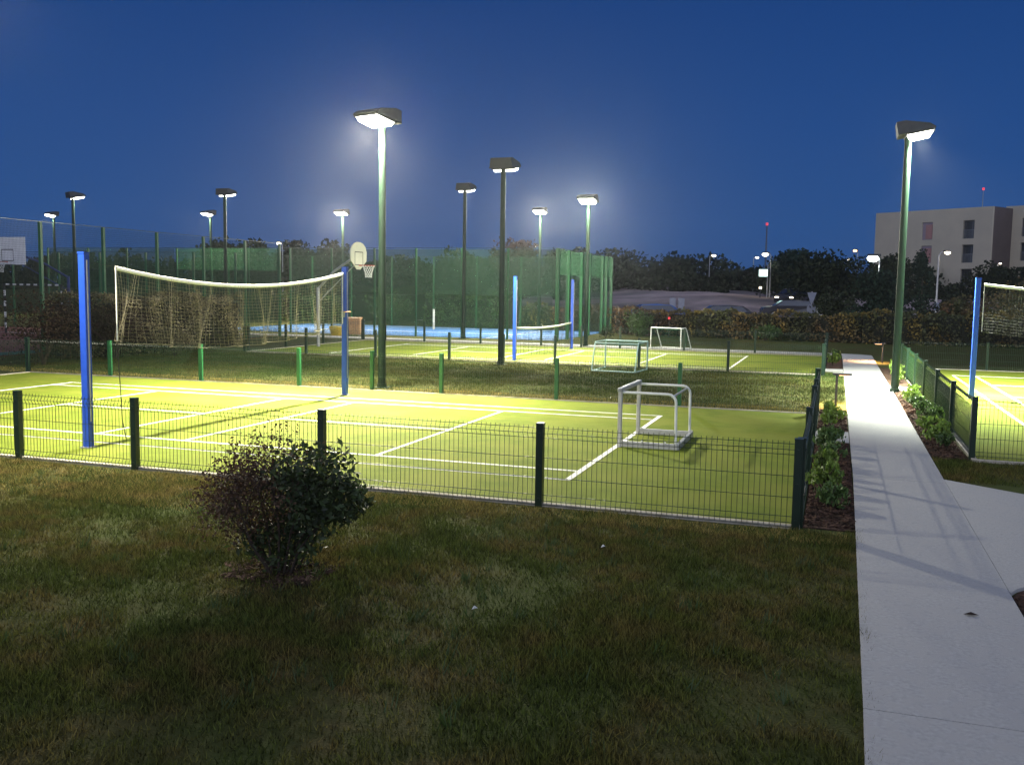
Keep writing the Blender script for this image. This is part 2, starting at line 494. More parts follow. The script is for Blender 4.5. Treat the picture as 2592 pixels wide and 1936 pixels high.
# ------------------------------------------------------------------ path
root = bpy.data.objects.new("path", None); link(root); root["kind"] = "structure"
px0, px1 = 9.515, 10.525
js = [-13.6, -11.0, -8.3, -1.55, 3.9, 9.35, 14.8, 20.2, 22.6]
for a, b_ in zip(js, js[1:]):
    lx = lambda v: px0 - max(0.0, -4.3 - v) * .0135
    MB().prism([(lx(a + .004), a + .004), (px1, a + .004), (px1, b_ - .004), (lx(b_ - .004), b_ - .004)], -.05, .03).obj("slab", m_conc, root)
mb = MB(); mb.prism([(-18, 22.98), (9.0, 22.62), (9.5, 22.62), (10.53, 22.62), (10.50, 23.05), (10.1, 23.35), (9.2, 23.62), (-18, 24.0)], -.05, .03)
mb.obj("slab", m_conc, root)
MB().prism([(9.02, 1.25), (9.503, 1.25), (9.503, 2.35), (9.02, 2.35)], -.05, .028).obj("slab", m_conc, root)
MB().prism([(10.529, 9.95), (11.0, 9.95), (11.0, 10.85), (10.529, 10.85)], -.05, .028).obj("slab", m_conc, root)
MB().prism([(9.02, 14.95), (9.503, 14.95), (9.503, 15.75), (9.02, 15.75)], -.05, .028).obj("slab", m_conc, root)
MB().prism([(10.529, -5.84), (10.60, -5.70), (10.72, -5.56), (11.2, -5.45), (14.5, -5.6), (14.5, -4.1), (11.28, -1.87), (10.529, -1.30)], -.05, .029).obj("slab", m_conc, root)

def bed(pts, label_name="planting_bed"):
    mb = MB(); mb.prism(pts, -.04, .012)
    return tag(mb.obj(label_name, m_bark), kind="structure")
bed([(9.03, -4.27), (9.50, -4.27), (9.50, 1.23), (9.03, 1.23)])
bed([(9.03, 2.37), (9.50, 2.37), (9.50, 5.4), (9.03, 5.4)])
bed([(9.03, 15.8), (9.50, 15.8), (9.50, 22.3), (9.03, 22.3)])
bed([(10.54, .38), (11.0, .38), (11.0, 9.93), (10.54, 9.93)])
bed([(10.54, 10.87), (11.0, 10.87), (11.0, 17.2), (10.54, 17.2)])
bed([(10.54, -9.5), (12.8, -9.5), (12.8, -5.62), (11.2, -5.47), (10.73, -5.58), (10.61, -5.72), (10.54, -5.87)])

# bark chips on the beds: too small to count
def chips(name, rects, n_per, label, seed):
    r = random.Random(seed)
    mb = MB()
    for x0, x1, y0, y1 in rects:
        for _ in range(int((x1 - x0) * (y1 - y0) * n_per)):
            s = r.uniform(.012, .04)
            mb.box((r.uniform(x0, x1), r.uniform(y0, y1), .012 + s * .2), (s * 1.6, s * .8, s * .35), rz=r.uniform(0, 3.1), rx=r.uniform(-.6, .6), ry=r.uniform(-.5, .5))
    return tag(mb.obj(name, m_bark, label=label), cat="mulch", kind="stuff")
chips("bark_chips", [(4.95, 5.7, -7.55, -7.0), (9.05, 9.48, -4.2, 1.2), (9.05, 9.48, 2.4, 5.4), (10.56, 10.98, .4, 9.9), (10.56, 11.4, -8.5, -5.9)], 900, "coarse bark chips covering the planting beds beside the path", 3)

# ------------------------------------------------------------------ low mesh fences
POST_H = .84
post_mesh = MB().box((0, 0, POST_H / 2 - .03), (.072, .072, POST_H + .06)).box((0, 0, POST_H + .006), (.078, .078, .012)).box((0, -.036, .74), (.03, .012, .03)).box((0, -.036, .42), (.03, .012, .03)).box((0, -.036, .08), (.03, .012, .03)).mesh("fence_post", m_dgreen)
post_meshg = post_mesh.copy(); post_meshg.materials.clear(); post_meshg.materials.append(m_green)
_pan = {}
def panel_mesh(w):
    k = round(w, 2)
    if k in _pan: return _pan[k]
    mb = MB()
    nv = max(2, round(k / .05))
    for i in range(1, nv):
        x = k * i / nv
        mb.tube([(x, 0, .02), (x, -.028, .07), (x, 0, .12), (x, 0, .70), (x, -.028, .75), (x, 0, .80), (x, 0,   .825)], .0034, 3, cap=False)
    for z, y in ((.02, 0), (.07, -.028), (.12, 0), (.30, 0), (.50, 0), (.70, 0), (.75, -.028), (.80, 0)):
        mb.tube([(.0, y - .004, z), (k, y - .004, z)],   .0038, 4, cap=False)
    _pan[k] = mb.mesh("wire_mesh", m_wire)
    return _pan[k]

def low_fence(label, origin, direction, stations, skip=(), first=True, name="mesh_fence", green=False, group="low green mesh fences round the small courts"):
    rz = {'x': 0.0, 'y': PI / 2}[direction]
    root = thing(name, label, "fence", (origin[0], origin[1], 0), rz, group)
    for s in (stations if first else stations[1:]):
        inst("post", post_meshg if green else post_mesh, root, (s, 0, 0))
    for i, (a, b_) in enumerate(zip(stations, stations[1:])):
        if i in skip: continue
        inst("wire_mesh", panel_mesh(b_ - a - .064), root, (a + .032, .0, 0), kind="stuff")
    return root

low_fence("low green mesh fence in front, between the dark lawn and the near court", (0, -4.36), 'x', [-2.75, -.22, 1.52, 4.0, 6.48, 8.965])
low_fence("low mesh fence on the far side of the near court, behind the floodlight court", (0, 4.60), 'x', [-9.2, -6.75, -4.24, -1.72, .04, 1.62, 4.08, 6.5, 8.965], green=True)
low_fence("short mesh fence along the path side of the near court, seen edge-on", (8.99, 0), 'y', [-4.28, -1.75, 1.1, 2.3, 4.52])
low_fence("low mesh fence on the near side of the middle court, behind the lawn strip", (0, 13.55), 'x', [-9.2, -6.88, -4.4, -1.9, -.15, 1.46, 3.96, 6.46, 8.965])
low_fence("low mesh fence behind the middle court by the pale walkway", (0, 21.86), 'x', [-9.2, -6.42, -4.0, -1.5, .1, 1.6, 4.0, 6.54, 8.965])
low_fence("low mesh fence along the path side of the middle court", (8.99, 0), 'y', [13.63, 15.9, 18.5, 20.3, 21.78])
low_fence("low mesh fence at the left end of the near court", (-9.1, 0), 'y', [-4.3, -1.8, .7, 2.6, 4.52])
low_fence("low mesh fence at the left end of the middle court", (-9.1, 0), 'y', [13.63, 15.9, 18.5, 20.3, 21.78])
low_fence("green mesh fence running along the right side of the concrete path", (11.04, 0), 'y', [.5, 2.98, 5.46, 7.94, 10.4, 12.9, 15.4, 17.5], green=False)
low_fence("low mesh fence on the near side of the right-hand court", (0, .46), 'x', [11.04, 13.5, 16.0, 18.5], first=False)
low_fence("low mesh fence on the far side of the right-hand court", (0, 17.52), 'x', [11.04, 13.5, 16.0, 18.5], first=False)

# ------------------------------------------------------------------ volleyball posts and nets
def net_post(x, y, label, crank=False, group="blue net posts"):
    t = thing("net_post", label, "net post", (x, y, .02), 0, group)
    MB().box((0, 0, 1.265), (.10, .10, 2.53), bev=.006).obj("shaft", m_blue, t)
    MB().box((0, 0, 2.541), (.106, .106, .02)).obj("cap", m_blue, t)
    MB().box((0, 0, .009), (.15, .15, .016)).obj("base_plate", m_steel, t)
    MB().box((.052, 0, 1.4), (.006, .02, 2.1)).obj("slot_rail", m_alu, t)
    if crank:
        c = MB().box((0, -.075, 1.62), (.06, .05, .12)).obj("winch", m_steel, t)
        MB().tube([(0, -.09, 1.66), (.16, -.10, 1.67), (.19, -.10, 1.67)], .011, 6).obj("winch_handle", m_tan, c)
    return t
net_post(0, -3.45, "tall blue net post standing nearest, in front of the near court's white lines")
net_post(0, 3.50, "blue net post with winch handle at the far side of the near court", True)
net_post(0, 14.14, "bright blue post at the near end of the middle court net")
net_post(.02, 20.74, "thin blue post at the far end of the middle court net")
net_post(12.03, 8.72, "blue net post on the right-hand court behind the green fence")

def court_net(label, p0, axis, length, top, height, sag_bot, cell=.1, cord=m_cord, gather=.9, wire_to=None, tail=True, r=.0016, seed=1, rope0=0, tapeh=.06):
    """top, height: functions of s in 0..1"""
    rz = 0 if axis == 'x' else PI / 2
    t = thing("sports_net", label, "net", (p0[0], p0[1], 0), rz)
    rr = random.Random(seed)
    ph = [rr.uniform(0, 6.28) for _ in range(6)]
    def pt(s, q):
        # q 0 top .. 1 bottom; gathered folds
        g_ = gather * q
        x = s * length
        x += g_ * (.115 * math.sin(s * 46 + ph[0] + .8 * q) + .045 * math.sin(s * 97 + ph[1] - q) + .07 * math.sin(s * 21 + ph[2] + 1.5 * q))
        x = min(max(x, 0), length)
        y = (.015 + .03 * q) * gather * math.sin(s * 92 + ph[3] + .6 * q) + .008 * gather * math.sin(s * 23 + ph[4])
        z = top(s) - tapeh / 2 - height(s) * q
        return (x, y, z)
    # tape
    mb = MB()
    N = 40
    for i in range(N):
        a, b_ = i / N, (i + 1) / N
        za, zb = top(a), top(b_)
        xa, xb = a * length, b_ * length
        for y0 in (-.006, .006):
            pass
        pr6 = ((-.008, 0), (-.022, .3), (-.018, .85), (0, 1), (.018, .85), (.022, .3), (.008, 0))
        k6 = len(pr6)
        mb.add([(xa, p, za - tapeh * (1 - q)) for p, q in pr6] + [(xb, p, zb - tapeh * (1 - q)) for p, q in pr6], [(j, j + 1, k6 + j + 1, k6 + j) for j in range(k6 - 1)])
    mb.obj("top_tape", m_tape, t)
    mb = MB()
    nv = int(length / cell)
    nh = max(4, int(height(.5) / cell))
    for i in range(nv + 1):
        s = i / nv
        mb.tube([pt(s, q / 6) for q in range(7)], r, 3, cap=False)
    for j in range(1, nh + 1):
        q = j / nh
        mb.tube([pt(i / (nv), q) for i in range(nv + 1)], r, 3, cap=False)
    mb.obj("netting", cord, t, kind="stuff")
    mb = MB()
    M2 = 60
    mb.tube([pt(i / M2, 1.0) for i in range(M2 + 1)], .006, 4)
    mb.obj("bottom_cord", cord, t)
    for s in (0, 1):
        mb = MB(); mb.tube([(s * length, 0, top(s)), (s * length, 0, top(s) - tapeh / 2 - height(s))], .009, 4)
        mb.obj("side_cord", m_tape if tail else cord, t)
    return t

par = lambda a, m, b_: (lambda s: a * (1 - s) ** 1 + b_ * s - 4 * s * (1 - s) * ((a + b_) / 2 - m))
n1 = court_net("sagging volleyball net with a bright white top tape over the near court", (0, -2.87), 'y', 6.27, par(2.41, 2.195, 2.46), lambda s: .98, None, cell=.05, seed=4, gather=1.5, r=.0021)
mb = MB(); mb.tube([(0, 0, 2.40), (-.5, 0, 2.44)], .003, 4); mb.obj("tension_cord", m_black, n1)
mb = MB(); mb.tube([(0, 0, 1.39), (.01, 0, 1.1), (.05, .01, .7), (.08, .02, .3), (.16, .03, .03)], .006, 4); mb.obj("hanging_rope", m_cordd, n1)
court_net("low sagging tennis-height net with white band on the middle court", (0, 14.25), 'y', 6.4, par(1.05, .96, 1.02), lambda s: .86, None, cell=.075, cord=m_cordd, gather=.45, tail=False, seed=5, r=.0018)
court_net("bright white net tape and net on the right-hand court", (12.15, 8.72), 'x', 6.4, par(2.46, 2.25, 2.44), lambda s: .98, None, cell=.06, cord=m_cordd, gather=.6, seed=6, r=.0016)

# ------------------------------------------------------------------ small goals
def tubeobj(name, pts, r, m, parent, n=8):
    return MB().tube(pts, r, n).obj(name, m, parent, smooth=True)

t = thing("small_goal", "small bare aluminium goal frame standing on the near court baseline", "goal", (6.46, .16, .02))
for y in (-.66, .66):
    MB().box((0, y, .39), (.055, .06, .78), bev=.008).obj("goal_post", m_alu, t)
    pts = [(.03, y, .765), (.60, y, .765)] + [(.66 + .11 * math.sin(a), y, .655 + .11 * math.cos(a)) for a in (0, .4, .8, 1.2, 1.5708)] + [(.78, y, .09)]
    tubeobj("side_tube", pts, .019, m_white, t)
    MB().box((.42, y, .05), (.78, .055, .075), bev=.006).obj("ground_rail", m_alu, t)
MB().box((0, 0, .80), (.075, 1.40, .05), bev=.01).obj("crossbar", m_steel, t)
MB().box((.805, 0, .05), (.055, 1.374, .075), bev=.006).obj("rear_rail", m_steel, t)
tubeobj("rear_crossbar", [(.72, -.66, .73), (.72, .66, .73)], .017, m_steel, t)
mb = MB()
for x, y in ((0, -.61), (.05, .61), (.3, -.69), (.62, -.69), (.8, .62), (.8, -.62)): mb.box((x + .02, y, .1), (.022, .022, .02))
mb.obj("net_hook", m_white, t, kind="stuff")

def mini_goal(label, loc, rz, w, h, d, m, roof):
    t = thing("small_goal", label, "goal", loc, rz, "small training goals with green nets")
    r = .022
    for x in (-w / 2, w / 2):
        tubeobj("goal_post", [(x, 0, 0), (x, 0, h)], r, m, t)
        tubeobj("side_tube", [(x, 0, h), (x, roof - .06, h), (x, roof, h - .05), (x, d, .02)], r * .8, m, t)
        tubeobj("ground_tube", [(x, 0, .02), (x, d, .02)], r * .8, m, t)
    tubeobj("crossbar", [(-w / 2, 0, h), (w / 2, 0, h)], r, m, t)
    tubeobj("rear_tube", [(-w / 2, d, .02), (w / 2, d, .02)], r * .8, m, t)
    tubeobj("roof_tube", [(-w / 2, roof, h - .03), (w / 2, roof, h - .03)], r * .7, m, t)
    mb = MB()
    n = int(w / .06)
    prof = [(0, h), (roof * .5, h - .05), (roof, h - .06), (d, .03)]
    for i in range(n + 1):
        x = -w / 2 + w * i / n
        mb.tube([(x, y, z) for y, z in prof], .0022, 3, cap=False)
    for k in range(16):
        f_ = k / 15 * 3
        i0 = min(int(f_), 2); q = f_ - i0
        y = prof[i0][0] * (1 - q) + prof[i0 + 1][0] * q; z = prof[i0][1] * (1 - q) + prof[i0 + 1][1] * q
        mb.tube([(-w / 2, y, z), (0, y, z - .03), (w / 2, y, z)], .0022, 3, cap=False)
    for x in (-w / 2, w / 2):
        for k in range(1, 9):
            y = d * k / 9
            zt = h - .03 if y < roof else (h - .06) * (d - y) / max(d - roof, .01)
            mb.tube([(x, y, .02), (x, y, max(zt, .05))], .0022, 3, cap=False)
    mb.obj("goal_net", m_gnet, t, kind="stuff")
    return t
m_tealt = mat("pale_teal_tube", (0.30, 0.46, 0.42), .5)
mini_goal("small pale teal goal with green net on the lawn in front of the middle court", (3.78, 12.62, .03), PI - .08, 1.2, .78, 1.2, m_tealt, .95)
mini_goal("small white goal with green net on the grass behind the middle court", (3.2, 22.55, .03), PI - .3 + PI, 1.25, .80, .9, m_white, .45)

# ------------------------------------------------------------------ floodlights
LAMPS = []
def lamp_head_meshes():
    # local frame: +y is where the light points; housing is a wedge with flat glass underneath
    w, y0, y1 = .35, -.22, .52
    prof = [(y0, .0), (y1, .0), (y1 + .02, .03), (y1 - .09, .13), (y0 + .18, .29), (y0, .29)]
    mb = MB()
    n = len(prof)
    L = [(-w, p, q) for p, q in prof]; Rr = [(w, p, q) for p, q in prof]
    for k in (4, 5):
        L[k] = (-w + .05, *prof[k]); Rr[k] = (w - .05, *prof[k])
    vs = L + Rr
    fs = [tuple(range(n)), tuple(range(2 * n - 1, n - 1, -1))] + [(i, n + i, n + (i + 1) % n, (i + 1) % n) for i in range(n)]
    mb.add(vs, fs)
    for x in (-w - .004, w + .004): mb.box((x, .15, .02), (.02, .70, .04))
    house = mb.mesh("housing", m_head)
    return house
house_mesh = lamp_head_meshes()
lens_mesh = MB().add([(-.31, -.04, -.012), (.31, -.04, -.012), (.31, .49, -.012), (-.31, .49, -.012), (-.27, .0, -.11), (.27, .0, -.11), (.27, .43, -.10), (-.27, .43, -.10)],
                     [(4, 5, 6, 7)[::-1], (0, 1, 5, 4), (1, 2, 6, 5), (2, 3, 7, 6), (3, 0, 4, 7)]).mesh("lamp_glass", m_lit)
rim_mesh = MB().box((0, -.06, -.02), (.68, .03, .05)).box((0, .505, -.012), (.68, .02, .035)).box((-.33, .225, -.012), (.02, .53, .035)).box((.33, .225, -.012), (.02, .53, .035)).mesh("glass_rim", m_head)

def floodlight(x, y, H, aim, label, power, tilt=.45, cold=False, pr=.085, col=(1.0, .93, .74), lens=None, spread=150, bulb=.020):
    """aim: direction angle of the head in the ground plane"""
    t = thing("floodlight", label, "floodlight", (x, y, 0), 0, "floodlights on green poles round the courts")
    MB().tube([(0, 0, -.05), (0, 0, H - .60), (0, 0, H - .30)], [pr, pr * .86, pr * .84], 16).obj("pole", m_pole, t, smooth=True)
    mb = MB(); mb.box((0, 0, .012), (.32, .32, .024)); mb.tube([(0, 0, .02), (0, 0, .1)], pr * 1.25, 12)
    mb.obj("base_plate", m_pole, t)
    MB().box((pr * .92, 0, 1.2), (.012, .09, .32)).obj("service_door", m_pole, t)
    head = inst("lamp_head", house_mesh, t, (0, 0, H - .34), (math.radians(10), 0, aim - PI / 2))
    lm = lens_mesh
    if lens:
        lm = lens_mesh.copy(); lm.materials.clear(); lm.materials.append(lens)
    inst("lamp_glass", lm, head)
    inst("glass_rim", rim_mesh, head)
    ld = bpy.data.lights.new("flood_beam", 'AREA')
    ld.shape = 'RECTANGLE'; ld.size = .32; ld.size_y = .2
    ld.energy = power; ld.color = col; ld.spread = math.radians(spread)
    lo = bpy.data.objects.new("flood_beam", ld)
    link(lo, head)
    lo.location = (0, .20, -.125)
    lo.rotation_euler = (tilt, 0, 0)
    pd = bpy.data.lights.new("lamp_bulb", 'POINT'); pd.energy = power * bulb; pd.color = col; pd.shadow_soft_size = .07
    po = bpy.data.objects.new("lamp_bulb", pd); link(po, head); po.location = (0, .22, -.20)
    LAMPS.append(lo)
    return t

A_ = PI / 2
floodlight(-.05, 5.24, 6.0, -A_ - .3, "nearest floodlight, glaring white on a tall green pole between the courts", 3600, bulb=.33, tilt=.24, spread=132)
floodlight(10.56, 9.5, 6.0, 0, "floodlight beside the concrete path, its head pointing right over the court", 4600, tilt=.12, spread=120, bulb=.025, col=(.96, 1.0, .84))
floodlight(-.10, -5.3, 6.0, A_, "floodlight on the near side of the near court, just outside the left of the view", 700, bulb=.55, tilt=.25, spread=140)
floodlight(.10, 12.6, 5.95, A_, "dark floodlight seen from behind, in front of the middle court", 2300, tilt=.26, spread=130)
floodlight(0, 22.9, 5.95, -A_, "floodlight behind the middle court shining back towards the camera", 1800, tilt=.5, col=(.97, 1.0, .80))
floodlight(-6.25, 25.7, 6.8, A_, "dark floodlight seen from behind at the near edge of the blue court", 3200, tilt=.4)
floodlight(-6.33, 37.2, 6.75, -A_, "small far floodlight on a green pole to the right behind the blue court", 2400, tilt=.4)
floodlight(-18.5, 37.2, 6.8, -A_, "small far floodlight in the centre, behind the blue court near the round basketball board", 2400, tilt=.4)
floodlight(-18.5, 25.7, 6.8, A_, "dark floodlight on the left seen from behind, above the middle of the sagging net", 2000, tilt=.4)
floodlight(-27.7, 37.2, 6.85, -A_ - .5, "far left floodlight whose head points left, just beside the dark one", 700, tilt=.4)
floodlight(-27.5, 25.7, 6.8, A_ - .5, "dark floodlight on the left above the tall blue net post", 700, tilt=.4)
floodlight(-39.9, 37.2, 6.9, -A_ - .5, "farthest left floodlight with its head pointing left", 600, tilt=.4)

# path lights --------------------------------------------------------------
def path_light(x, y, s, label, W=6):
    t = thing("path_light", label, "path light", (x, y, 0), 0, "low path lights")
    MB().box((0, 0, .30), (.045, .06, .62)).obj("stem", m_bark2 if False else m_head, t)
    hd = MB().box((s * .10, 0, .635), (.36, .10, .045), bev=.008).obj("lamp_arm", m_head, t)
    MB().box((s * .14, 0, .608), (.20, .06, .008)).obj("lamp_glass", m_litwarm, hd)
    ld = bpy.data.lights.new("path_beam", 'SPOT'); ld.energy = W; ld.color = (1.0, .52, .22)
    ld.spot_size = math.radians(142); ld.spot_blend = .6; ld.shadow_soft_size = .04
    lo = bpy.data.objects.new("path_beam", ld); link(lo, hd); lo.location = (s * .14, 0, .59); lo.rotation_euler = (0, s * -.12, 0)
    return t
path_light(9.31, 6.2, 1, "dark low path light with a flat arm, left of the path", 620)
path_light(10.72, 19.5, -1, "low path light by the far end of the path, on its right", 320)

# ------------------------------------------------------------------ tall fences of the blue court and the left cage
def tall_fence(label, origin, direction, stations, H=3.95, screens=(), rail=None, spacing=.05, wall=True, pr=.038, green=None):
    rz = {'x': 0.0, 'y': PI / 2}[direction]
    t = thing("tall_fence", label, "fence", (origin[0], origin[1], 0), rz, "tall green ball fences")
    pm = MB().box((0, 0, H / 2), (pr * 2, pr * 2, H)).mesh("post", m_green)
    for s in stations: inst("post", pm, t, (s, 0, 0))
    a, b_ = stations[0], stations[-1]
    MB().box(((a + b_) / 2, 0, H + .012), (b_ - a + pr * 2, .045, .02)).obj("top_rail", m_wire, t)
    if rail: MB().box(((a + b_) / 2, -.03 - pr, rail), (b_ - a, .03, .03)).obj("middle_rail", m_wire, t)
    cache = {}
    for p, q in zip(stations, stations[1:]):
        w = q - p - pr * 2 - .004
        k = round(w, 2)
        if k not in cache:
            mb = MB()
            nv = max(2, round(k / spacing))
            for i in range(1, nv): mb.tube([(k * i / nv, 0, .03), (k * i / nv, 0, H - .03)], .0032, 3, cap=False)
            nh = round(H / (spacing * 1.3))
            for i in range(1, nh): mb.tube([(0, .004, H * i / nh), (k, .004, H * i / nh)], .0032, 3, cap=False)
            cache[k] = mb.mesh("wire_mesh", m_wire)
        inst("wire_mesh", cache[k], t, (p + pr + .002, 0, 0), kind="stuff")
    for (a, b_, z0, z1, m) in screens:
        mb = MB(); n = max(2, int((b_ - a) / .5))
        for i in range(n):
            x0, x1 = a + (b_ - a) * i / n, a + (b_ - a) * (i + 1) / n
            y0, y1 = -.06 - .012 * math.sin(i * 1.7), -.06 - .012 * math.sin((i + 1) * 1.7)
            mb.add([(x0, y0, z0), (x1, y1, z0), (x1, y1, z1), (x0, y0, z1)], [(0, 1, 2, 3)])
        mb.obj("windscreen", m, t)
    return t
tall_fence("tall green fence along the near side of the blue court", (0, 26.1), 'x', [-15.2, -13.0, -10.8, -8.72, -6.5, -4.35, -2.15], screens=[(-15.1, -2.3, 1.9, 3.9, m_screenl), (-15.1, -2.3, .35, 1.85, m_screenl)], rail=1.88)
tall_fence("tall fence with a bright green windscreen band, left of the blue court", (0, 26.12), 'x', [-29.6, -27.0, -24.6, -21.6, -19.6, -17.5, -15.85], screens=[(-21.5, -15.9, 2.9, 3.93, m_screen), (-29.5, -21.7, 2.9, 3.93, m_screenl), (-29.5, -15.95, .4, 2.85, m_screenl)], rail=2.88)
tall_fence("tall green fence across the far side of the blue court", (0, 36.6), 'x', [-26.0, -22.4, -20.2, -17.6, -15.0, -12.4, -9.8, -7.2, -4.6, -2.15], rail=1.8, screens=[(-12.3, -2.3, 1.85, 3.9, m_screenl)])
tall_fence("tall fence at the right end of the blue court, posts seen close together", (-2.12, 0), 'y', [26.2, 27.9, 30.2, 31.7, 34.4, 35.3, 36.5], screens=[(26.3, 36.4, 2.85, 3.92, m_screen)], pr=.07)
tall_fence("tall ball fence with dark posts along the near side of the left cage", (-13.7, 0), 'y', [4.4, 7.0, 9.64, 12.27, 14.9, 17.54, 20.25, 22.8], H=3.99, pr=.045, screens=[])
tall_fence("lower ball fence across the far end of the left cage", (0, 22.9), 'x', [-31.4, -28.6, -25.8, -23.4, -20.8, -18.2, -16.0, -13.8], H=3.6)

# courts beyond
cb = court("court_surface", -11.1, 31.35, 17.7, 10.3, [(-8.0, -1.2, 5.6, -1.2, .06), (5.65, -4.9, 5.65, 4.9, .06), (-8.0, 3.6, 5.6, 3.6, .06)], m=m_bluecourt, z=.015)
cr_ = court("court_surface", -22.6, 12.5, 17.4, 19.8, [(-6.5, 6.0, 6.5, 6.0, .06)], m=m_red, z=.015)
MB().box((0, -9.3, .0185), (17.2, 1.0, .004)).obj("painted_border", m_teal, cr_)
MB().box((8.15, .5, .0185), (1.0, 18.4, .004)).obj("painted_border", m_teal, cr_)

t = thing("white_post", "short white post standing on the blue court", "post", (-11.0, 33.4, .015))
MB().box((0, 0, .52), (.09, .09, 1.04), bev=.01).obj("shaft", m_white, t)
MB().box((0, 0, 1.052), (.10, .10, .02)).obj("cap", m_white, t)

# ------------------------------------------------------------------ basketball hoops and striped goal
def hoop_stand(label, board_c, face, kind, post_xy, arm_from_h, post_m, board_m, rim_m):
    t = thing("basketball_stand", label, "basketball hoop", (post_xy[0], post_xy[1], 0), 0, "basketball stands")
    bx, by, bz = board_c[0] - post_xy[0], board_c[1] - post_xy[1], board_c[2]
    f = Vector((math.cos(face), math.sin(face), 0)); sd = Vector((-f.y, f.x, 0))
    back = Vector((bx, by, bz)) - f * .05
    MB().tube([(0, 0, 0), (0, 0, arm_from_h)], .065, 12).obj("pole", post_m, t, smooth=True)
    MB().tube([(0, 0, arm_from_h - .06), tuple(Vector((0, 0, arm_from_h)) * .6 + back * .4 + Vector((0, 0, .1))), tuple(back)], .045, 8).obj("arm", post_m, t, smooth=True)
    MB().tube([(0, 0, arm_from_h * .75), tuple(back - Vector((0, 0, .25)))], .022, 6).obj("brace", post_m, t)
    if kind == 'fan':
        prof = [(-.30, -.45), (.30, -.45), (.56, -.22), (.60, .10), (.52, .30), (.36, .42), (.15, .48), (-.15, .48), (-.36, .42), (-.52, .30), (-.60, .10), (-.56, -.22)]
        prof = [(-.12, -.50), (.12, -.50), (.58, -.20), (.60, .12), (.50, .30), (.32, .41), (.12, .46), (-.12, .46), (-.32, .41), (-.50, .30), (-.60, .12), (-.58, -.20)]
    else:
        prof = [(-.9, -.55), (.9, -.55), (.9, .55), (-.9, .55)]
    c = Vector((bx, by, bz))
    n = len(prof)
    vs = [c + sd * p + Vector((0, 0, q)) - f * .02 for p, q in prof] + [c + sd * p + Vector((0, 0, q)) + f * .02 for p, q in prof]
    fs = [tuple(range(n - 1, -1, -1)), tuple(range(n, 2 * n))] + [(i, (i + 1) % n, n + (i + 1) % n, n + i) for i in range(n)]
    bd = MB().add(vs, fs).obj("backboard", board_m, t)
    mb = MB()
    z0 = -.34 if kind == 'fan' else -.40
    for (p, q, w, h) in ((0, z0 + .45, .62, .03), (0, z0, .62, .03), (-.295, z0 + .225, .03, .42), (.295, z0 + .225, .03, .42)):
        cc = c + sd * p + Vector((0, 0, q)) + f * .023
        a = [cc + sd * sx * w / 2 + Vector((0, 0, sz * h / 2)) + f * e for e in (0, .003) for sx, sz in ((-1, -1), (1, -1), (1, 1), (-1, 1))]
        mb.add(a, [(0, 1, 2, 3), (4, 5, 6, 7), (0, 1, 5, 4), (1, 2, 6, 5), (2, 3, 7, 6), (3, 0, 4, 7)])
    mb.obj("aiming_square", m_black, bd)
    hc = c + f * .40 + Vector((0, 0, -.36 if kind == 'fan' else -.45))
    ring = [hc + (f * math.cos(a) + sd * math.sin(a)) * .225 for a in np.linspace(0, 2 * PI, 21)]
    MB().tube(ring, .011, 5, cap=False).tube([c + f * .02 + Vector((0, 0, -.36 if kind == 'fan' else -.45)), hc - f * .22], .02, 6).obj("rim", rim_m, t)
    mb = MB()
    for k in range(12):
        a = 2 * PI * k / 12; a2 = 2 * PI * (k + 1) / 12
        P = lambda a, rr, z: hc + (f * math.cos(a) + sd * math.sin(a)) * rr + Vector((0, 0, z))
        mb.tube([P(a, .22, 0), P(a2, .16, -.15), P(a, .12, -.30), P(a2, .115, -.42)], .006, 4, cap=False)
        mb.tube([P(a2, .22, 0), P(a, .16, -.15), P(a2, .12, -.30), P(a, .115, -.42)], .006, 4, cap=False)
    mb.obj("hoop_net", m_white, t, kind="stuff")
    return t
m_rim = mat("red_rim_paint", (0.50, 0.06, 0.03), .5)
m_boardw = mat("ivory_board", (0.52, 0.50, 0.40), .6, col2=(0.46, 0.44, 0.35), scale=3)
m_boardg = mat("grey_board", (0.70, 0.71, 0.72), .6, col2=(0.62, 0.63, 0.64), scale=3)
m_dblue = mat("navy_post_paint", (0.02, 0.04, 0.16), .5)
hoop_stand("basketball hoop with a rounded ivory board behind the net, its red rim towards the right", (-6.85, 17.05, 3.30), 0.0, 'fan', (-8.45, 17.02), 2.15, m_steel, m_boardw, m_rim)
hoop_stand("basketball hoop with a large rectangular white board at the left edge", (-22.6, 16.9, 3.42), -A_, 'rect', (-21.75, 19.2), 2.45, m_dblue, m_boardg, m_rim)

t = thing("handball_goal", "goal frame striped black and white behind the dark shrubs on the left", "goal", (-22.5, 18.0, .02))
def striped(name, p0, p1, n):
    p0, p1 = Vector(p0), Vector(p1)
    o = MB().tube([p0, p1], .04, 4).obj(name, m_black, t)
    for i in range(n):
        if i % 2 == 1:
            a, b_ = p0.lerp(p1, i / n), p0.lerp(p1, (i + 1) / n)
            MB().tube([a, b_], .043, 4).obj("white_stripe", m_white, o)
striped("goal_post", (-1.5, 0, 2.03), (-1.5, 0, 0), 9)
striped("goal_post", (1.5, 0, 2.03), (1.5, 0, 0), 9)
striped("crossbar", (-1.58, 0, 2.05), (1.58, 0, 2.05), 17)
mb = MB()
for i in range(31): mb.tube([(-1.5 + i * .1, 0, 2.0), (-1.5 + i * .1, .8, 1.9), (-1.5 + i * .1, 1.1, .02)], .002, 3, cap=False)
for j in range(18): mb.tube([(-1.5, .8 + .3 * j / 18, 1.9 - j * .105), (1.5, .8 + .3 * j / 18, 1.9 - j * .105)], .002, 3, cap=False)
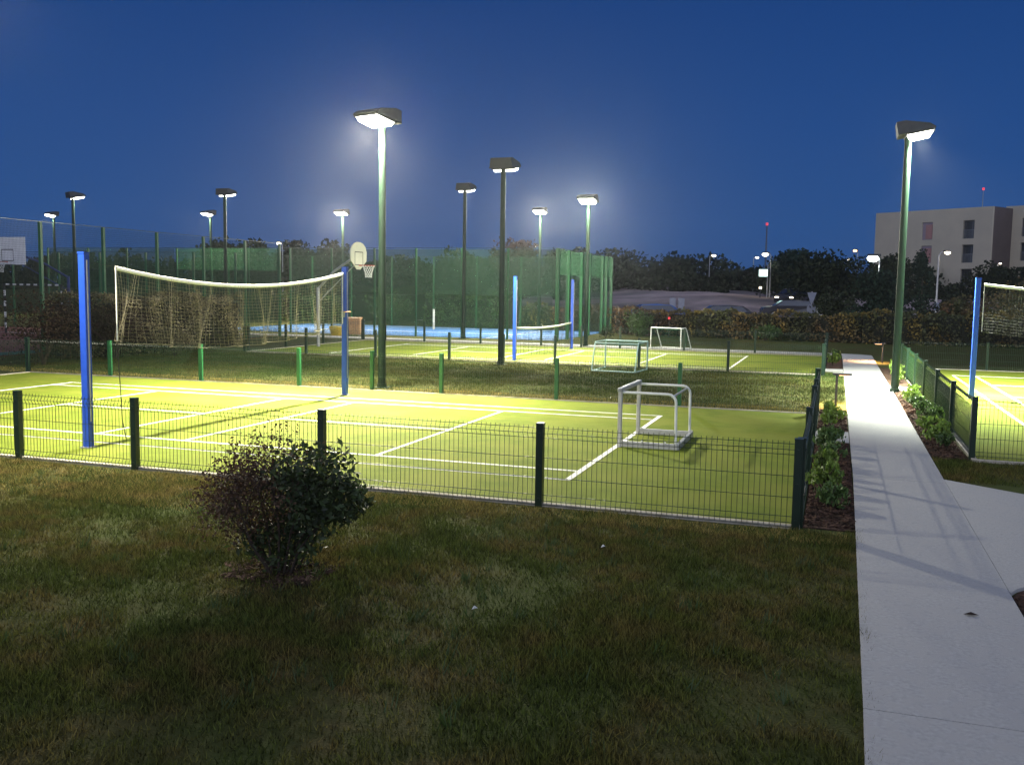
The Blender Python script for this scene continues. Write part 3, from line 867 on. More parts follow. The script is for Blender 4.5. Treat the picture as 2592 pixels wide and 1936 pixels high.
mb.obj("goal_net", m_cord, t, kind="stuff")

# tub and crate by the blue court
t = thing("planter_tub", "yellow tub by the far net post at the edge of the walkway", "tub", (-11.9, 24.6, 0))
prof = [(.20, 0), (.27, .02), (.34, .36), (.36, .38), (.36, .42), (.33, .42)]
vs = []; fs = []
for r_, z in prof: vs += [(r_ * math.cos(2 * PI * k / 20), r_ * math.sin(2 * PI * k / 20), z) for k in range(20)]
for i in range(len(prof) - 1): fs += [(i * 20 + k, i * 20 + (k + 1) % 20, (i + 1) * 20 + (k + 1) % 20, (i + 1) * 20 + k) for k in range(20)]
MB().add(vs, fs).add([(0.33 * math.cos(2 * PI * k / 20), .33 * math.sin(2 * PI * k / 20), .36) for k in range(20)], [tuple(range(20))]).obj("tub", m_yel, t)
t = thing("litter_bin", "brown slatted wooden bin by the blue court fence", "bin", (-11.35, 25.2, 0), .3)
for k in range(6):
    for sg in (-1, 1):
        MB().box((-.25 + k * .1, sg * .28, .42), (.088, .02, .72)).obj("slat", m_tan, t)
        MB().box((sg * .29, -.23 + k * .092, .42), (.02, .080, .72)).obj("slat", m_tan, t)
MB().box((0, 0, .80), (.64, .62, .03)).obj("lid", m_tan, t)
for sx in (-.24, .24): MB().box((sx, 0, .03), (.05, .5, .06)).obj("foot", m_steel, t)
MB().box((0, 0, .40), (.50, .50, .68)).obj("liner", m_black, t)

# ------------------------------------------------------------------ foliage
def rquads(C, size, r, aspect=.5, up=0.0):
    n = len(C)
    N = r.normal(0, 1, (n, 3)); N[:, 2] += up
    N /= np.linalg.norm(N, axis=1)[:, None]
    T = r.normal(0, 1, (n, 3)); T -= (T * N).sum(1)[:, None] * N
    T /= np.linalg.norm(T, axis=1)[:, None]
    B = np.cross(N, T)
    s = size * (.6 + .8 * r.random(n))[:, None]
    v = np.zeros((n, 4, 3), np.float32)
    v[:, 0] = C - T * s * .5
    v[:, 1] = C + B * s * aspect * .5
    v[:, 2] = C + T * s * .5
    v[:, 3] = C - B * s * aspect * .5
    return v

def leaves_mesh(name, C, size, m, seed=0, aspect=.5, up=0.0):
    r = np.random.default_rng(seed)
    C = np.asarray(C, np.float32)
    v = rquads(C, size, r, aspect, up)
    n = len(C)
    me = bpy.data.meshes.new(name)
    me.vertices.add(n * 4); me.loops.add(n * 4); me.polygons.add(n)
    me.vertices.foreach_set("co", v.reshape(-1))
    me.loops.foreach_set("vertex_index", np.arange(n * 4, dtype=np.int32))
    me.polygons.foreach_set("loop_start", np.arange(0, n * 4, 4, dtype=np.int32))
    at = me.attributes.new("tint", 'FLOAT', 'FACE')
    at.data.foreach_set("value", r.random(n).astype(np.float32))
    me.materials.append(m)
    me.update(calc_edges=True)
    return me

def shell_points(ells, seed):
    r = np.random.default_rng(seed)
    out = []
    for (cx, cy, cz, rx, ry, rz, n) in ells:
        d = r.normal(0, 1, (n, 3)); d /= np.linalg.norm(d, axis=1)[:, None]
        rad = np.clip(r.normal(.88, .16, n), .2, 1.12)[:, None]
        out.append(d * rad * np.array([rx, ry, rz]) + np.array([cx, cy, cz]))
    return np.concatenate(out)

def crown_ells(R, H0, H1, n, k, seed, flat=.75, conic=0.0):
    r = random.Random(seed)
    E_ = []
    for i in range(k):
        t_ = (i + .5) / k
        z = H0 + (H1 - H0) * (r.random() * .9 + .05)
        f_ = math.sin(PI * min(max((z - H0) / (H1 - H0), .12), .95)) ** .5
        if conic: f_ = f_ * (1 - conic) + conic * (1 - (z - H0) / (H1 - H0))
        a = r.uniform(0, 2 * PI); q = R * f_ * r.uniform(.2, .72)
        s = R * r.uniform(.28, .5)
        E_.append((q * math.cos(a), q * math.sin(a), z, s, s, s * flat, n // k))
    return E_

def tree(label, loc, H, R, m, seed, n=3600, leaf=.28, trunk=.12, k=16, flat=.8, conic=0.0, base=.25, name="tree", cat="tree", group=None, aspect=.7):
    t = thing(name, label, cat, loc, 0, group)
    r = random.Random(seed)
    mb = MB()
    mb.tube([(0, 0, -.3), (.04 * R, 0, H * base), (-.03 * R, .03 * R, H * .6), (0, 0, H * .86)], [H * trunk * .14, H * trunk * .11, H * trunk * .06, H * trunk * .02], 7)
    for i in range(7):
        a = r.uniform(0, 2 * PI); z = H * r.uniform(base * .8, .65); q = R * r.uniform(.45, .8)
        mb.tube([(0, 0, z), (q * .5 * math.cos(a), q * .5 * math.sin(a), z + H * .08), (q * math.cos(a), q * math.sin(a), z + H * .2)], [H * trunk * .05, H * trunk * .035, H * trunk * .012], 5)
    mb.obj("trunk", m_bark2, t)
    E_ = crown_ells(R, H * base, H, n, k, seed, flat, conic)
    inst("crown", leaves_mesh("crown", shell_points(E_, seed), leaf, m, seed, aspect), t)
    return t

# woodland belt: reads as one mass in the photo
def belt(name, label, pts, hmin, hmax, R, m, n_each, leaf, seed):
    r = random.Random(seed)
    ells = []
    for (x, y) in pts:
        z0 = terrain(x, y)
        h = r.uniform(hmin, hmax)
        for i in range(6):
            s = R * r.uniform(.35, .6)
            a = r.uniform(0, 2 * PI); q = R * r.uniform(.1, .7)
            ells.append((x + q * math.cos(a), y + q * math.sin(a), z0 + h * r.uniform(.15, .98) - s * .3, s, s, s * .8, n_each // 6))
    o = inst(name, leaves_mesh(name, shell_points(ells, seed), leaf, m, seed, .75), kind="stuff", label=label)
    return tag(o, cat="woodland")
far_pts = []
for i in range(24):
    a = -.275 + i * .028 + random.uniform(-.01, .01)
    d = random.uniform(118, 136)
    far_pts.append((9.2 + d * math.sin(a), -13.4 + d * math.cos(a)))
belt("woodland", "dark belt of trees along the horizon, right of the tall fences", far_pts, 3.0, 4.1, 4.6, m_tree, 1300, .6, 21)
left_pts = []
for i in range(30):
    a = -1.10 + i * .028 + random.uniform(-.01, .01)
    d = random.uniform(112, 128)
    left_pts.append((9.2 + d * math.sin(a), -13.4 + d * math.cos(a)))
belt("woodland", "low dark belt of trees seen through the tall green fences", left_pts, 2.2, 3.2, 4.4, m_tree, 1100, .6, 23)
mid = []
for i in range(26):
    a = -.46 + i * .030 + random.uniform(-.01, .01)
    d = random.uniform(97, 106)
    mid.append((9.2 + d * math.sin(a), -13.4 + d * math.cos(a)))
belt("woodland", "dark scrub at the top of the bare slope", mid, 1.2, 2.6, 2.4, m_tree, 900, .4, 22)

# single trees --------------------------------------------------------------
tree("dark round tree rising behind the green windscreen, left one of two", (-36.5, 50.5, .1), 4.9, 3.0, m_tree, 31, leaf=.32)
tree("wide dark tree behind the green windscreen beside the dark floodlight", (-32.6, 48.5, .1), 5.0, 3.4, m_tree, 32, leaf=.32)
tree("dark tree left of centre on the skyline with a flat top", (-38.6, 66.0, 1.2), 4.9, 3.0, m_tree, 33, leaf=.35)
tree("dark double-topped tree left of the small far floodlight", (-35.4, 66.5, 1.2), 4.8, 3.4, m_tree, 34, leaf=.35)
tree("reddish brown tree above the tall fence in the middle of the skyline", (-13.2, 54.0, .4), 5.1, 2.4, m_treer, 35, leaf=.26)
tree("dark low tree behind the fence, left of the reddish one", (-18.5, 56.0, .4), 4.4, 3.0, m_tree, 36, leaf=.3)
tree("round dark tree behind the tall fence right of the reddish tree", (-10.9, 60, .8), 4.4, 2.6, m_tree, 37, leaf=.3)
tree("bushy dark tree right of the lit sign on the slope", (5.9, 73.5, 1.7), 3.8, 2.4, m_treeb, 38, leaf=.3)
tree("large dark tree beyond the hedge, left of the very bright street lamp", (8.6, 66.0, .9), 3.8, 3.9, m_tree, 39, leaf=.3, n=5200, k=26)
tree("broad dark tree between the street lamps in front of the far wood", (5.0, 80.0, 1.9), 3.3, 3.6, m_tree, 44, leaf=.32, n=4200, k=22)
tree("bushy bluish tree in front of the flats, just left of the path floodlight", (11.3, 45.0, .1), 2.9, 2.3, m_treeb, 40, leaf=.18, n=5200, k=20, base=.12)
tree("tall dark tree against the flats, behind the path floodlight's pole", (13.15, 60.5, .7), 4.5, 1.9, m_tree, 41, leaf=.22, n=2400)
tree("narrow dark cypress standing in front of the pale flats", (14.75, 57.5, .6), 4.5, .95, m_treeb, 42, leaf=.18, n=2600, k=24, base=.03, flat=1.6, name="cypress_tree")
tree("round dark tree in front of the second block of flats", (21.2, 73.0, 1.6), 2.9, 2.2, m_tree, 43, leaf=.25)
tree("small orange autumn tree over the hedge, left of the right-hand blue post", (15.35, 42.5, 0), 2.1, 1.25, m_autumn, 45, leaf=.16, n=1500, base=.1)
tree("dark broad tree behind the hedge at the right edge", (18.6, 43.5, 0), 2.2, 2.6, m_hedge, 46, leaf=.18, n=2600, base=.05, k=20)
tree("big dark-green shrub tree filling the right edge behind the white tape", (17.3, 36.6, 0), 2.35, 2.2, m_hedge, 47, leaf=.14, n=3600, base=.05, k=24)
tree("dark tree above the hedge behind the autumn tree", (15.9, 49.5, .0), 1.6, 2.5, m_tree, 48, leaf=.2, n=3200, base=.05)
tree("dark leafy shrub tree over the hedge, left of the bluish one", (9.4, 50.5, 0), 2.2, 1.9, m_tree, 49, leaf=.2, n=1600, base=.05)

# hedges --------------------------------------------------------------------
def hedge(label, x0, y0, x1, y1, w, h, m, leaf, dens, seed, wob=.08, name="hedge", core=True):
    L = math.hypot(x1 - x0, y1 - y0)
    t = thing(name, label, "hedge", (x0, y0, 0), math.atan2(y1 - y0, x1 - x0))
    r = np.random.default_rng(seed)
    n = int((2 * h + w) * L * dens)
    s = r.uniform(0, L, n); q = r.uniform(0, 2 * h + w, n)
    y = np.where(q < h, -w / 2, np.where(q < 2 * h, w / 2, q - 2 * h - w / 2))
    z = np.where(q < h, q, np.where(q < 2 * h, q - h, h))
    bump = wob * (np.sin(s * 2.3 + seed) + np.sin(s * 5.1 + z * 3) + .6 * np.sin(s * 11 + z * 7))
    y = y + np.sign(y) * bump + r.normal(0, .05, n)
    z = z * (1 + .06 * np.sin(s * 1.7)) + np.where(z >= h - .01, bump * .8, 0) + r.normal(0, .04, n)
    inst("foliage", leaves_mesh("foliage", np.stack([s, y, np.maximum(z, .02)], 1), leaf, m, seed, .7), t)
    k = max(3, int(L / .8))
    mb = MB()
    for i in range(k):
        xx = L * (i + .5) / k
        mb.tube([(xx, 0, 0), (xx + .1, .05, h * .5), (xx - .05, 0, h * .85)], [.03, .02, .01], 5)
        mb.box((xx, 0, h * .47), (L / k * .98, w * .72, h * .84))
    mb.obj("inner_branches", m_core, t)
    return t
hedge("long hedge with yellowing patches behind the lawn, right of the tall fence", -1.2, 34.3, 10.4, 32.9, 1.0, 1.22, m_hedge, .13, 200, 51)
hedge("brownish hedge continuing to the right behind the path's far end", 10.45, 32.9, 22.5, 32.2, 1.1, 1.36, m_hedge, .13, 190, 52, wob=.1)
hedge("tall trimmed brown hedge lit from the right behind the sagging net", -11.7, 8.2, -11.4, 15.9, 1.0, 1.75, m_hedgel, .07, 620, 53, wob=.05)
hedge("dark green trimmed hedge lit behind the blue court", -13.4, 38.2, -8.1, 37.8, 1.2, 1.8, m_hgreen, .12, 300, 54, wob=.1)
hedge("low dark hedge behind the blue court on the left", -28, 39.6, -19.0, 39.0, 1.2, 1.5, m_hgreen, .13, 160, 55, wob=.12)
hedge("brown hedge beyond the right end of the blue court", -7.6, 38.6, -1.6, 36.9, 1.0, 1.2, m_hedge, .12, 190, 56, wob=.1)

def shrub(name, label, loc, R, H, m, seed, n=900, leaf=.06, k=14, cat="shrub", group=None, aspect=.5, stems=7, up=0.3, sq=.85):
    t = thing(name, label, cat, loc, random.Random(seed).uniform(0, 6), group)
    r = random.Random(seed)
    mb = MB()
    for i in range(stems):
        a = r.uniform(0, 2 * PI); q = R * r.uniform(.3, .85)
        mb.tube([(0, 0, 0), (q * .35 * math.cos(a), q * .35 * math.sin(a), H * .4), (q * math.cos(a), q * math.sin(a), H * r.uniform(.6, .9))], [.012 * H / .5, .008 * H / .5, .003], 4)
    mb.obj("stems", m_bark2, t)
    ells = []
    for i in range(k):
        a = r.uniform(0, 2 * PI); z = H * r.uniform(.25, .85); q = R * r.uniform(.1, .7)
        s = R * r.uniform(.25, .45)
        ells.append((q * math.cos(a), q * math.sin(a), z, s, s, s * sq, n // k))
    C = shell_points(ells, seed); C[:, 2] = np.abs(C[:, 2])
    inst("foliage", leaves_mesh("foliage", C, leaf, m, seed, aspect, up), t)
    return t
shrub("round_bush", "big round clipped bush lit pale green behind the blue court", (-15.9, 38.4, 0), 1.55, 2.1, m_hgreen, 61, 4200, .12, 26, sq=1)
shrub("shrub", "dark rounded shrub on the left behind the near court's fence", (-10.6, 6.5, 0), 1.5, 1.75, m_shrubd, 62, 5200, .07, 30, sq=1)
shrub("shrub", "dark shrub at the far left edge, in front of the red court", (-12.4, 4.9, 0), 1.5, 1.6, m_shrubd, 63, 5200, .07, 30, sq=1)
shrub("shrub", "dark olive shrub between the left shrubs and the trimmed hedge", (-10.4, 8.9, 0), 1.2, 1.55, m_shrubd, 64, 4200, .06, 26, sq=1)
shrub("shrub", "low dark shrub at the foot of the trimmed hedge", (-9.8, 10.8, 0), .8, .8, m_hedgel, 67, 2200, .06, 18, sq=1)
shrub("shrub", "rounded green shrub against the hedge, left of the white goal", (.1, 32.6, 0), .95, 1.15, m_hgreen, 65, 2600, .1, 20, sq=1)
shrub("shrub", "small dark conifer-like shrub on the grass beside the white goal", (-.75, 29.6, 0), .38, .6, m_tree, 66, 900, .06, 10, sq=1.3)
shrub("shrub", "low green shrub at the foot of the hedge behind the white goal", (6.2, 32.0, 0), .8, .7, m_hgreen, 68, 1400, .09, 14)

# leafy plants in the beds
pl = [
    (9.24, -3.35, .20, .34, 0, "dark leafy plant nearest the corner post in the left bed"),
    (9.20, -2.55, .21, .46, 1, "bright yellow-green leafy plant in the left bed beside the corner post"),
    (9.17, -1.55, .20, .46, 1, "tall light green plant second from the corner post in the left bed"),
    (9.26, -.9, .23, .42, 0, "dark green plant in the left bed midway to the gate slab"),
    (9.20, .1, .22, .48, 0, "broad green plant in the left bed just before the gate slab"),
    (9.24, .75, .20, .40, 0, "dark plant touching the gate slab in the left bed"),
    (9.22, 2.9, .20, .40, 1, "light green plant in the left bed just beyond the gate slab"),
    (9.24, 3.8, .24, .44, 1, "yellow-green plant in the left bed before the path light"),
    (9.22, 17.2, .26, .55, 1, "yellowish plant at the far end of the path, left side"),
    (9.25, 19.2, .26, .50, 0, "dark plant at the far end of the path, left side"),
    (10.80, 1.15, .20, .34, 0, "small plant beside the end post of the right-hand fence"),
    (10.78, 1.95, .24, .44, 1, "light green plant second from the end post in the right bed"),
    (10.74, 2.9, .24, .38, 1, "low yellow-green plant in the right bed by the second fence post"),
    (10.80, 3.8, .25, .46, 0, "dense green plant in the right bed before the third fence post"),
    (10.78, 4.7, .25, .44, 0, "green plant in the middle of the right bed"),
    (10.74, 5.6, .24, .42, 0, "pale leafy plant in the right bed past the third fence post"),
    (10.78, 6.6, .24, .42, 1, "yellow-green plant in the right bed, halfway to the path floodlight"),
    (10.80, 7.6, .22, .42, 1, "bright tall plant in the right bed before the white slab"),
    (10.88, 8.5, .17, .40, 1, "round bright plant touching the white slab in the right bed"),
    (10.80, 12.1, .22, .56, 1, "bright yellow plant beside the path floodlight's pole"),
    (10.80, 12.9, .24, .72, 1, "tall bright yellow plant behind the path floodlight"),
    (10.78, 14.6, .22, .50, 0, "dull olive plant beyond the path floodlight near the far path light"),
]
protos = {}
for (x, y, R, H, k, lab) in pl:
    key = (k, len(protos) % 2 if (k, 0) in protos else 0)
    t = thing("leafy_plant", lab, "plant", (x, y, .01), random.uniform(0, 6.28), "leafy plants in the beds along the path")
    kk = (k, random.randint(0, 1))
    if kk not in protos:
        r = random.Random(70 + len(protos))
        mb = MB()
        for i in range(8):
            a = r.uniform(0, 2 * PI); q = r.uniform(.3, .85)
            mb.tube([(0, 0, 0), (q * .4 * math.cos(a), q * .4 * math.sin(a), .5), (q * math.cos(a), q * math.sin(a), r.uniform(.7, .95))], [.03, .02, .008], 4)
        ells = []
        for i in range(18):
            a = r.uniform(0, 2 * PI); q = r.uniform(.05, .8); s = r.uniform(.22, .42)
            ells.append((q * math.cos(a), q * math.sin(a), r.uniform(.25, .88), s, s, s * .45, 26))
        C = shell_points(ells, 80 + len(protos)); C[:, 2] = np.abs(C[:, 2])
        protos[kk] = (mb.mesh("stems", m_bark2), leaves_mesh("foliage", C, .26, m_leafbed if k else m_leafbedd, 90 + len(protos), .55, .8))
    sm, lm = protos[kk]
    inst("stems", sm, t, scale=(R * .9, R * .9, H * .8)); inst("foliage", lm, t, scale=(R * .9, R * .9, H * .76))

# the round bush on the lawn: half green, half dried
t = thing("lawn_bush", "half-dried round bush on the dark lawn, green leaves on its right side", "bush", (5.32, -7.28, 0))
rb = random.Random(5)
# camera-right direction in the ground plane
er = Vector((.945, .32, 0)).normalized(); ed = Vector((-.32, .945, 0)).normalized()
green_c, dry_c = [], []
def branch(base, tip, r0, depth, dry, mb):
    mid_ = base.lerp(tip, .5) + Vector((rb.uniform(-.04, .04), rb.uniform(-.04, .04), rb.uniform(-.02, .04)))
    mb.tube([base, mid_, tip], [r0, r0 * .7, r0 * .35], 5)
    if depth == 0:
        (dry_c if dry else green_c).append(tip); return
    for i in range(3 if depth > 1 else 5):
        st = base.lerp(tip, rb.uniform(.55, 1.0))
        dirv = (tip - base).normalized()
        dv = (dirv + Vector((rb.uniform(-.9, .9), rb.uniform(-.9, .9), rb.uniform(-.5, .8)))).normalized()
        branch(st, st + dv * rb.uniform(.09, .2) * (1.15 if depth > 1 else .8), r0 * .45, depth - 1, dry, mb)
for i in range(17):
    f_ = i / 16
    side = -1 + 2 * f_
    a = side * 1.02
    L = .66 + .14 * (1 - abs(side)) + rb.uniform(-.06, .06)
    dpt = rb.uniform(-.32, .32)
    base = er * (side * .10 + rb.uniform(-.03, .03)) + ed * dpt * .3
    tip = er * math.sin(a) * L * .68 + ed * dpt + Vector((0, 0, math.cos(a) * L * .92 + .10))
    dry = side < .12 + rb.uniform(-.2, .1)
    mb = MB(); branch(base, tip, .011, 3 if dry else 2, dry, mb)
    mb.obj("branch", m_bark2, t)
t.scale = (1, 1, .95)
def puff(cs, n, s, r_, seed):
    r = np.random.default_rng(seed); out = []
    for c in cs:
        out.append(np.array(c)[None, :] + r.normal(0, s, (n, 3)))
    return np.concatenate(out)
gx = [c for c in green_c]
C = puff(gx, 22, .045, 0, 1); C[:, 2] = np.maximum(C[:, 2], .22)
# fill the green dome
ex = np.array(er); edv = np.array(ed)
r = np.random.default_rng(9)
dm = shell_points([(0, 0, 0, 1, 1, 1, 950)], 9)
dome = dm[:, :1] * ex[None, :] * .33 + dm[:, 1:2] * edv[None, :] * .30 + dm[:, 2:3] * np.array([[0, 0, .24]]) + np.array(er) * .17 + np.array([0, 0, .78])
dome = dome[(r.random(len(dome)) < .8)] + r.normal(0, .035, (int(0) + 1, 3))
dome = dome + r.normal(0, .03, dome.shape)
dome2 = shell_points([(0, 0, 0, 1, 1, 1, 500)], 19)
dome2 = dome2[:, :1] * ex[None, :] * .15 + dome2[:, 1:2] * edv[None, :] * .2 + dome2[:, 2:3] * np.array([[0, 0, .17]]) + np.array(er) * .48 + np.array([0, 0, .60])
low = puff([Vector((0, 0, .2)) + er * .0, Vector((0, 0, .28)) + er * .16, Vector((0, 0, .30)) - er * .16, Vector((0, 0, .42)) + er * .05, Vector((0, 0, .45)) + er * .22], 260, .085, 0, 4); low[:, 2] = np.abs(low[:, 2])
inst("green_foliage", leaves_mesh("green_foliage", np.concatenate([C, dome, dome2, low]), .062, m_leafg, 3, .42, .3), t)
C2 = puff(dry_c, 8, .05, 0, 2); C2[:, 2] = np.maximum(C2[:, 2], .1)
dm2 = shell_points([(0, 0, 0, 1, 1, 1, 3000)], 12) * np.random.default_rng(6).uniform(.25, 1, (3000, 1)) ** .5
dd = dm2[:, :1] * ex[None, :] * .45 + dm2[:, 1:2] * edv[None, :] * .34 + dm2[:, 2:3] * np.array([[0, 0, .38]]) - np.array(er) * .20 + np.array([0, 0, .56])
inst("dry_foliage", leaves_mesh("dry_foliage", np.concatenate([C2, dd]), .026, m_leafdry, 4, .6, .1), t, label="small reddish brown dried leaves on the left side")
mb = MB(); mb.prism([(.46 * math.cos(a) * (1 + .22 * math.sin(3 * a) + .13 * math.sin(7 * a)), .34 * math.sin(a) * (1 + .2 * math.sin(5 * a + 1))) for a in np.linspace(0, 2 * PI, 42)[:-1]], -.02, .004)
o = mb.obj("bare_soil", m_bark); o.location = (5.32, -7.28, 0); tag(o, kind="structure")

o = MB().add([(0, 0, 0), (.05, .02, .015), (.10, .0, .004), (.05, -.035, .012), (.05, -.005, .002)], [(0, 4, 1), (1, 4, 2), (2, 4, 3), (3, 4, 0)]).obj("dead_leaf", m_leafdry)
o.location = (10.14, -6.49, .034); tag(o, "dark dead leaf lying on the pale path near the bed corner", "leaf")
rt = np.random.default_rng(77)
tx, ty = rt.uniform(-2.5, 9.2, 260), rt.uniform(-9.5, -4.7, 260)
tv = []
for x_, y_ in zip(tx, ty):
    for _ in range(int(rt.integers(5, 16))):
        a_, h_ = rt.uniform(0, 2 * PI), rt.uniform(.05, .12)
        bx_, by_ = x_ + rt.normal(0, .03), y_ + rt.normal(0, .03)
        l_ = h_ * rt.uniform(.2, .9)
        tv.append([(bx_ - .004, by_, 0), (bx_ + .004, by_, 0), (bx_ + math.cos(a_) * l_, by_ + math.sin(a_) * l_, h_)])
mb = MB()
for tri in tv: mb.add(tri, [(0, 1, 2)])
tag(mb.obj("grass_tufts", m_leafbedd, kind="stuff", label="longer green grass tufts dotted over the dark lawn"), cat="grass")
# litter specks on the lawn
for (x, y, lab) in ((7.0, -7.6, "tiny white scrap lying on the dark lawn, below the gap between bush and fence"), (7.45, -5.75, "tiny pale scrap on the lawn near the fence")):
    o = MB().add([(0, 0, .0), (.03, .004, .012), (.034, .03, .004), (.006, .026, .016), (.016, .014, .024)], [(0, 1, 4), (1, 2, 4), (2, 3, 4), (3, 0, 4), (3, 2, 1, 0)]).obj("paper_scrap", m_white)
    o.location = (x, y, .03); tag(o, lab, "litter")

# ------------------------------------------------------------------ flats
def flats(label, origin, rz, W, D, H, cols, z0):
    t = thing("apartment_block", label, "building", (origin[0], origin[1], z0), rz, "flats behind the hedge")
    # front wall (y=0 plane, facing -y) built as piers and spandrels around real openings
    floors = [z for z in (H - 3.55, H - 6.35, H - 9.15)]
    ow, oh = 1.35, 2.1
    xs_ = [0]
    mb = MB()
    cur = 0.0
    for (cx, kind) in cols:
        mb.box(((cur + cx - ow / 2) / 2, .15, H / 2), (cx - ow / 2 - cur, .3, H))
        zz = 0.0
        for fz in sorted(floors):
            mb.box((cx, .15, (zz + fz) / 2), (ow, .3, fz - zz)); zz = fz + oh
        mb.box((cx, .15, (zz + H) / 2), (ow, .3, H - zz))
        cur = cx + ow / 2
    mb.box(((cur + W) / 2, .15, H / 2), (W - cur, .3, H))
    mb.obj("front_wall", m_wall, t)
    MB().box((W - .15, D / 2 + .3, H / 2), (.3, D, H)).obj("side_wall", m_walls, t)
    MB().box((.15, D / 2 + .3, H / 2), (.3, D, H)).obj("side_wall", m_wall, t)
    MB().box((W / 2, D + .45, H / 2), (W, .3, H)).obj("rear_wall", m_wall, t)
    MB().box((W / 2, D / 2 + .3, H - .35), (W - .64, D - .02, .2)).obj("roof", m_steel, t)
    for (cx, kind) in cols:
        for i, fz in enumerate(floors):
            if kind == 'shutter':
                w = MB().box((cx, .16, fz + oh / 2), (ow - .02, .06, oh - .02)).obj("window", m_shutp, t)
                if i < 2: MB().box((cx + .18, .10, fz + oh / 2 - .1), (ow * .62, .05, oh * .8)).obj("shutter", m_shut, w)
                else: MB().box((cx + .18, .10, fz + oh / 2 - .1), (ow * .62, .05, oh * .8)).obj("lit_pane", m_litwin, w)
            else:
                w = MB().box((cx, .92, fz + oh / 2), (ow + .1, .06, oh + .1)).obj("window", m_frame, t)
                for sx in (-.33, .33): MB().box((cx + sx, .87, fz + oh / 2), (.56, .03, oh - .2)).obj("pane", m_glass, w)
                bx = MB().box((cx, .6, fz + oh + .05), (ow + .1, .58, .08)).box((cx, .6, fz - .05), (ow + .1, .58, .08)).box((cx - ow / 2 - .05, .6, fz + oh / 2), (.06, .58, oh)).box((cx + ow / 2 + .05, .6, fz + oh / 2), (.06, .58, oh)).obj("balcony_recess", m_frame, t)
                rb_ = MB()
                for k in range(13): rb_.box((cx - ow / 2 + .05 + k * (ow - .1) / 12, .08, fz + .5), (.02, .02, .95))
                rb_.box((cx, .08, fz + 1.0), (ow - .02, .04, .04))
                rb_.obj("railing", m_steel, t, kind="stuff")
    return t
rzb = math.atan2(-8.5, 12.17)
flats("three-storey pale block of flats with recessed balconies on the right", (13.5, 116.74), rzb, 14.85, 9, 11.2, [(7.0, 'shutter'), (12.1, 'open')], 1.26)
flats("second block of flats cut off by the right edge of the view", (27.6, 112.4), rzb, 14.85, 9, 11.5, [(2.6, 'open'), (9.0, 'shutter')], 1.26)
t = thing("sign_box", "small greenish lit doorway light on the pale flats", "light", (19.6, 111.9, 4.15), rzb)
MB().box((0, -.1, 0), (.9, .1, .75), ry=.35).obj("lit_face", m_litgreen, t)
MB().box((0, .0, 0), (.94, .08, .79), ry=.35).obj("box_back", m_frame, t)
t = thing("antenna_mast", "thin mast with a red beacon on the roof of the pale flats", "mast", (24.87, 111.0, 12.2))
MB().tube([(0, 0, 0), (0, 0, 2.35)], [.06, .03], 6).obj("mast", m_steel, t)
MB().tube([(0, 0, 2.35), (0, 0, 2.62)], .13, 8).obj("beacon", m_litred, t)

# ------------------------------------------------------------------ distant street furniture
def street_lamp(label, x, y, top, dx, m, size=.28, pr=.06, polem=None, dy=0, W=60):
    z0 = terrain(x, y)
    t = thing("street_lamp", label, "street lamp", (x, y, z0), 0, "street lamps beyond the hedge")
    h = top - z0
    pts = [(0, 0, 0), (0, 0, h - .25), (dx * .3, dy * .3, h - .05), (dx, dy, h)]
    MB().tube(pts, [pr, pr * .7, pr * .6, pr * .5], 7).obj("pole", polem or m_steel, t, smooth=True)
    hd = MB().box((dx * .86, dy, h + .02), (size * 1.5, size * .8, size * .28), bev=.03).obj("lamp_head", m_head, t)
    n = 12
    vs = []
    rings = ((.50, -.10), (.66, -.28), (.60, -.50), (.36, -.68), (.08, -.74))
    for rr_, zz in rings:
        vs += [(dx + size * rr_ * math.cos(2 * PI * k / n), dy + size * rr_ * .8 * math.sin(2 * PI * k / n), h + size * zz) for k in range(n)]
    MB().add(vs, [(q * n + k, q * n + (k + 1) % n, (q + 1) * n + (k + 1) % n, (q + 1) * n + k) for q in range(4) for k in range(n)] + [tuple(range(5 * n - 1, 4 * n - 1, -1))]).obj("lamp_glass", m, hd)
    ld = bpy.data.lights.new("street_beam", 'SPOT'); ld.energy = W; ld.color = (1, .86, .64) if m is not m_litcold else (.93, 1, .95)
    ld.spot_size = math.radians(165); ld.spot_blend = .5; ld.shadow_soft_size = size * .5
    lo = bpy.data.objects.new("street_beam", ld); link(lo, hd); lo.location = (dx, dy, h - size * .8)
    return t
street_lamp("small white street lamp over the far trees, left of the lit sign", -4.68, 97.9, 6.5, .45, m_litfar, .36)
street_lamp("bright warm street lamp on the taller of two poles above the slope", 3.6, 74.3, 5.75, -.5, m_litfar, .42, W=300)
street_lamp("fainter warm street lamp just left of the bright pair", -.3, 104, 6.5, .4, m_litfar, .3)
street_lamp("small white street lamp low in the dark trees", 10.1, 113.0, 6.6, .4, m_litfar, .28)
street_lamp("small orange street lamp above the trees, left of the glaring one", 11.3, 103.0, 7.3, -.3, m_litwarm, .34)
street_lamp("glaring white street lamp in front of the flats' left end", 11.75, 52.8, 4.72, -.40, m_litcold, .55, W=700)
street_lamp("street lamp with curved arm and warm-lit pole before the flats", 15.36, 54.05, 5.05, .5, m_litfar, .27, pr=.07, polem=m_alu)
street_lamp("small white lamp in the dark tree before the second block", 22.4, 79.5, 5.15, .2, m_litfar, .16)
street_lamp("pinkish street lamp above the green windscreen on the left", -34.6, 56.3, 5.8, -.35, m_litfar, .30)
street_lamp("white street lamp above the tall fence near the reddish tree", -12.9, 58.3, 5.72, -.3, m_litfar, .24)

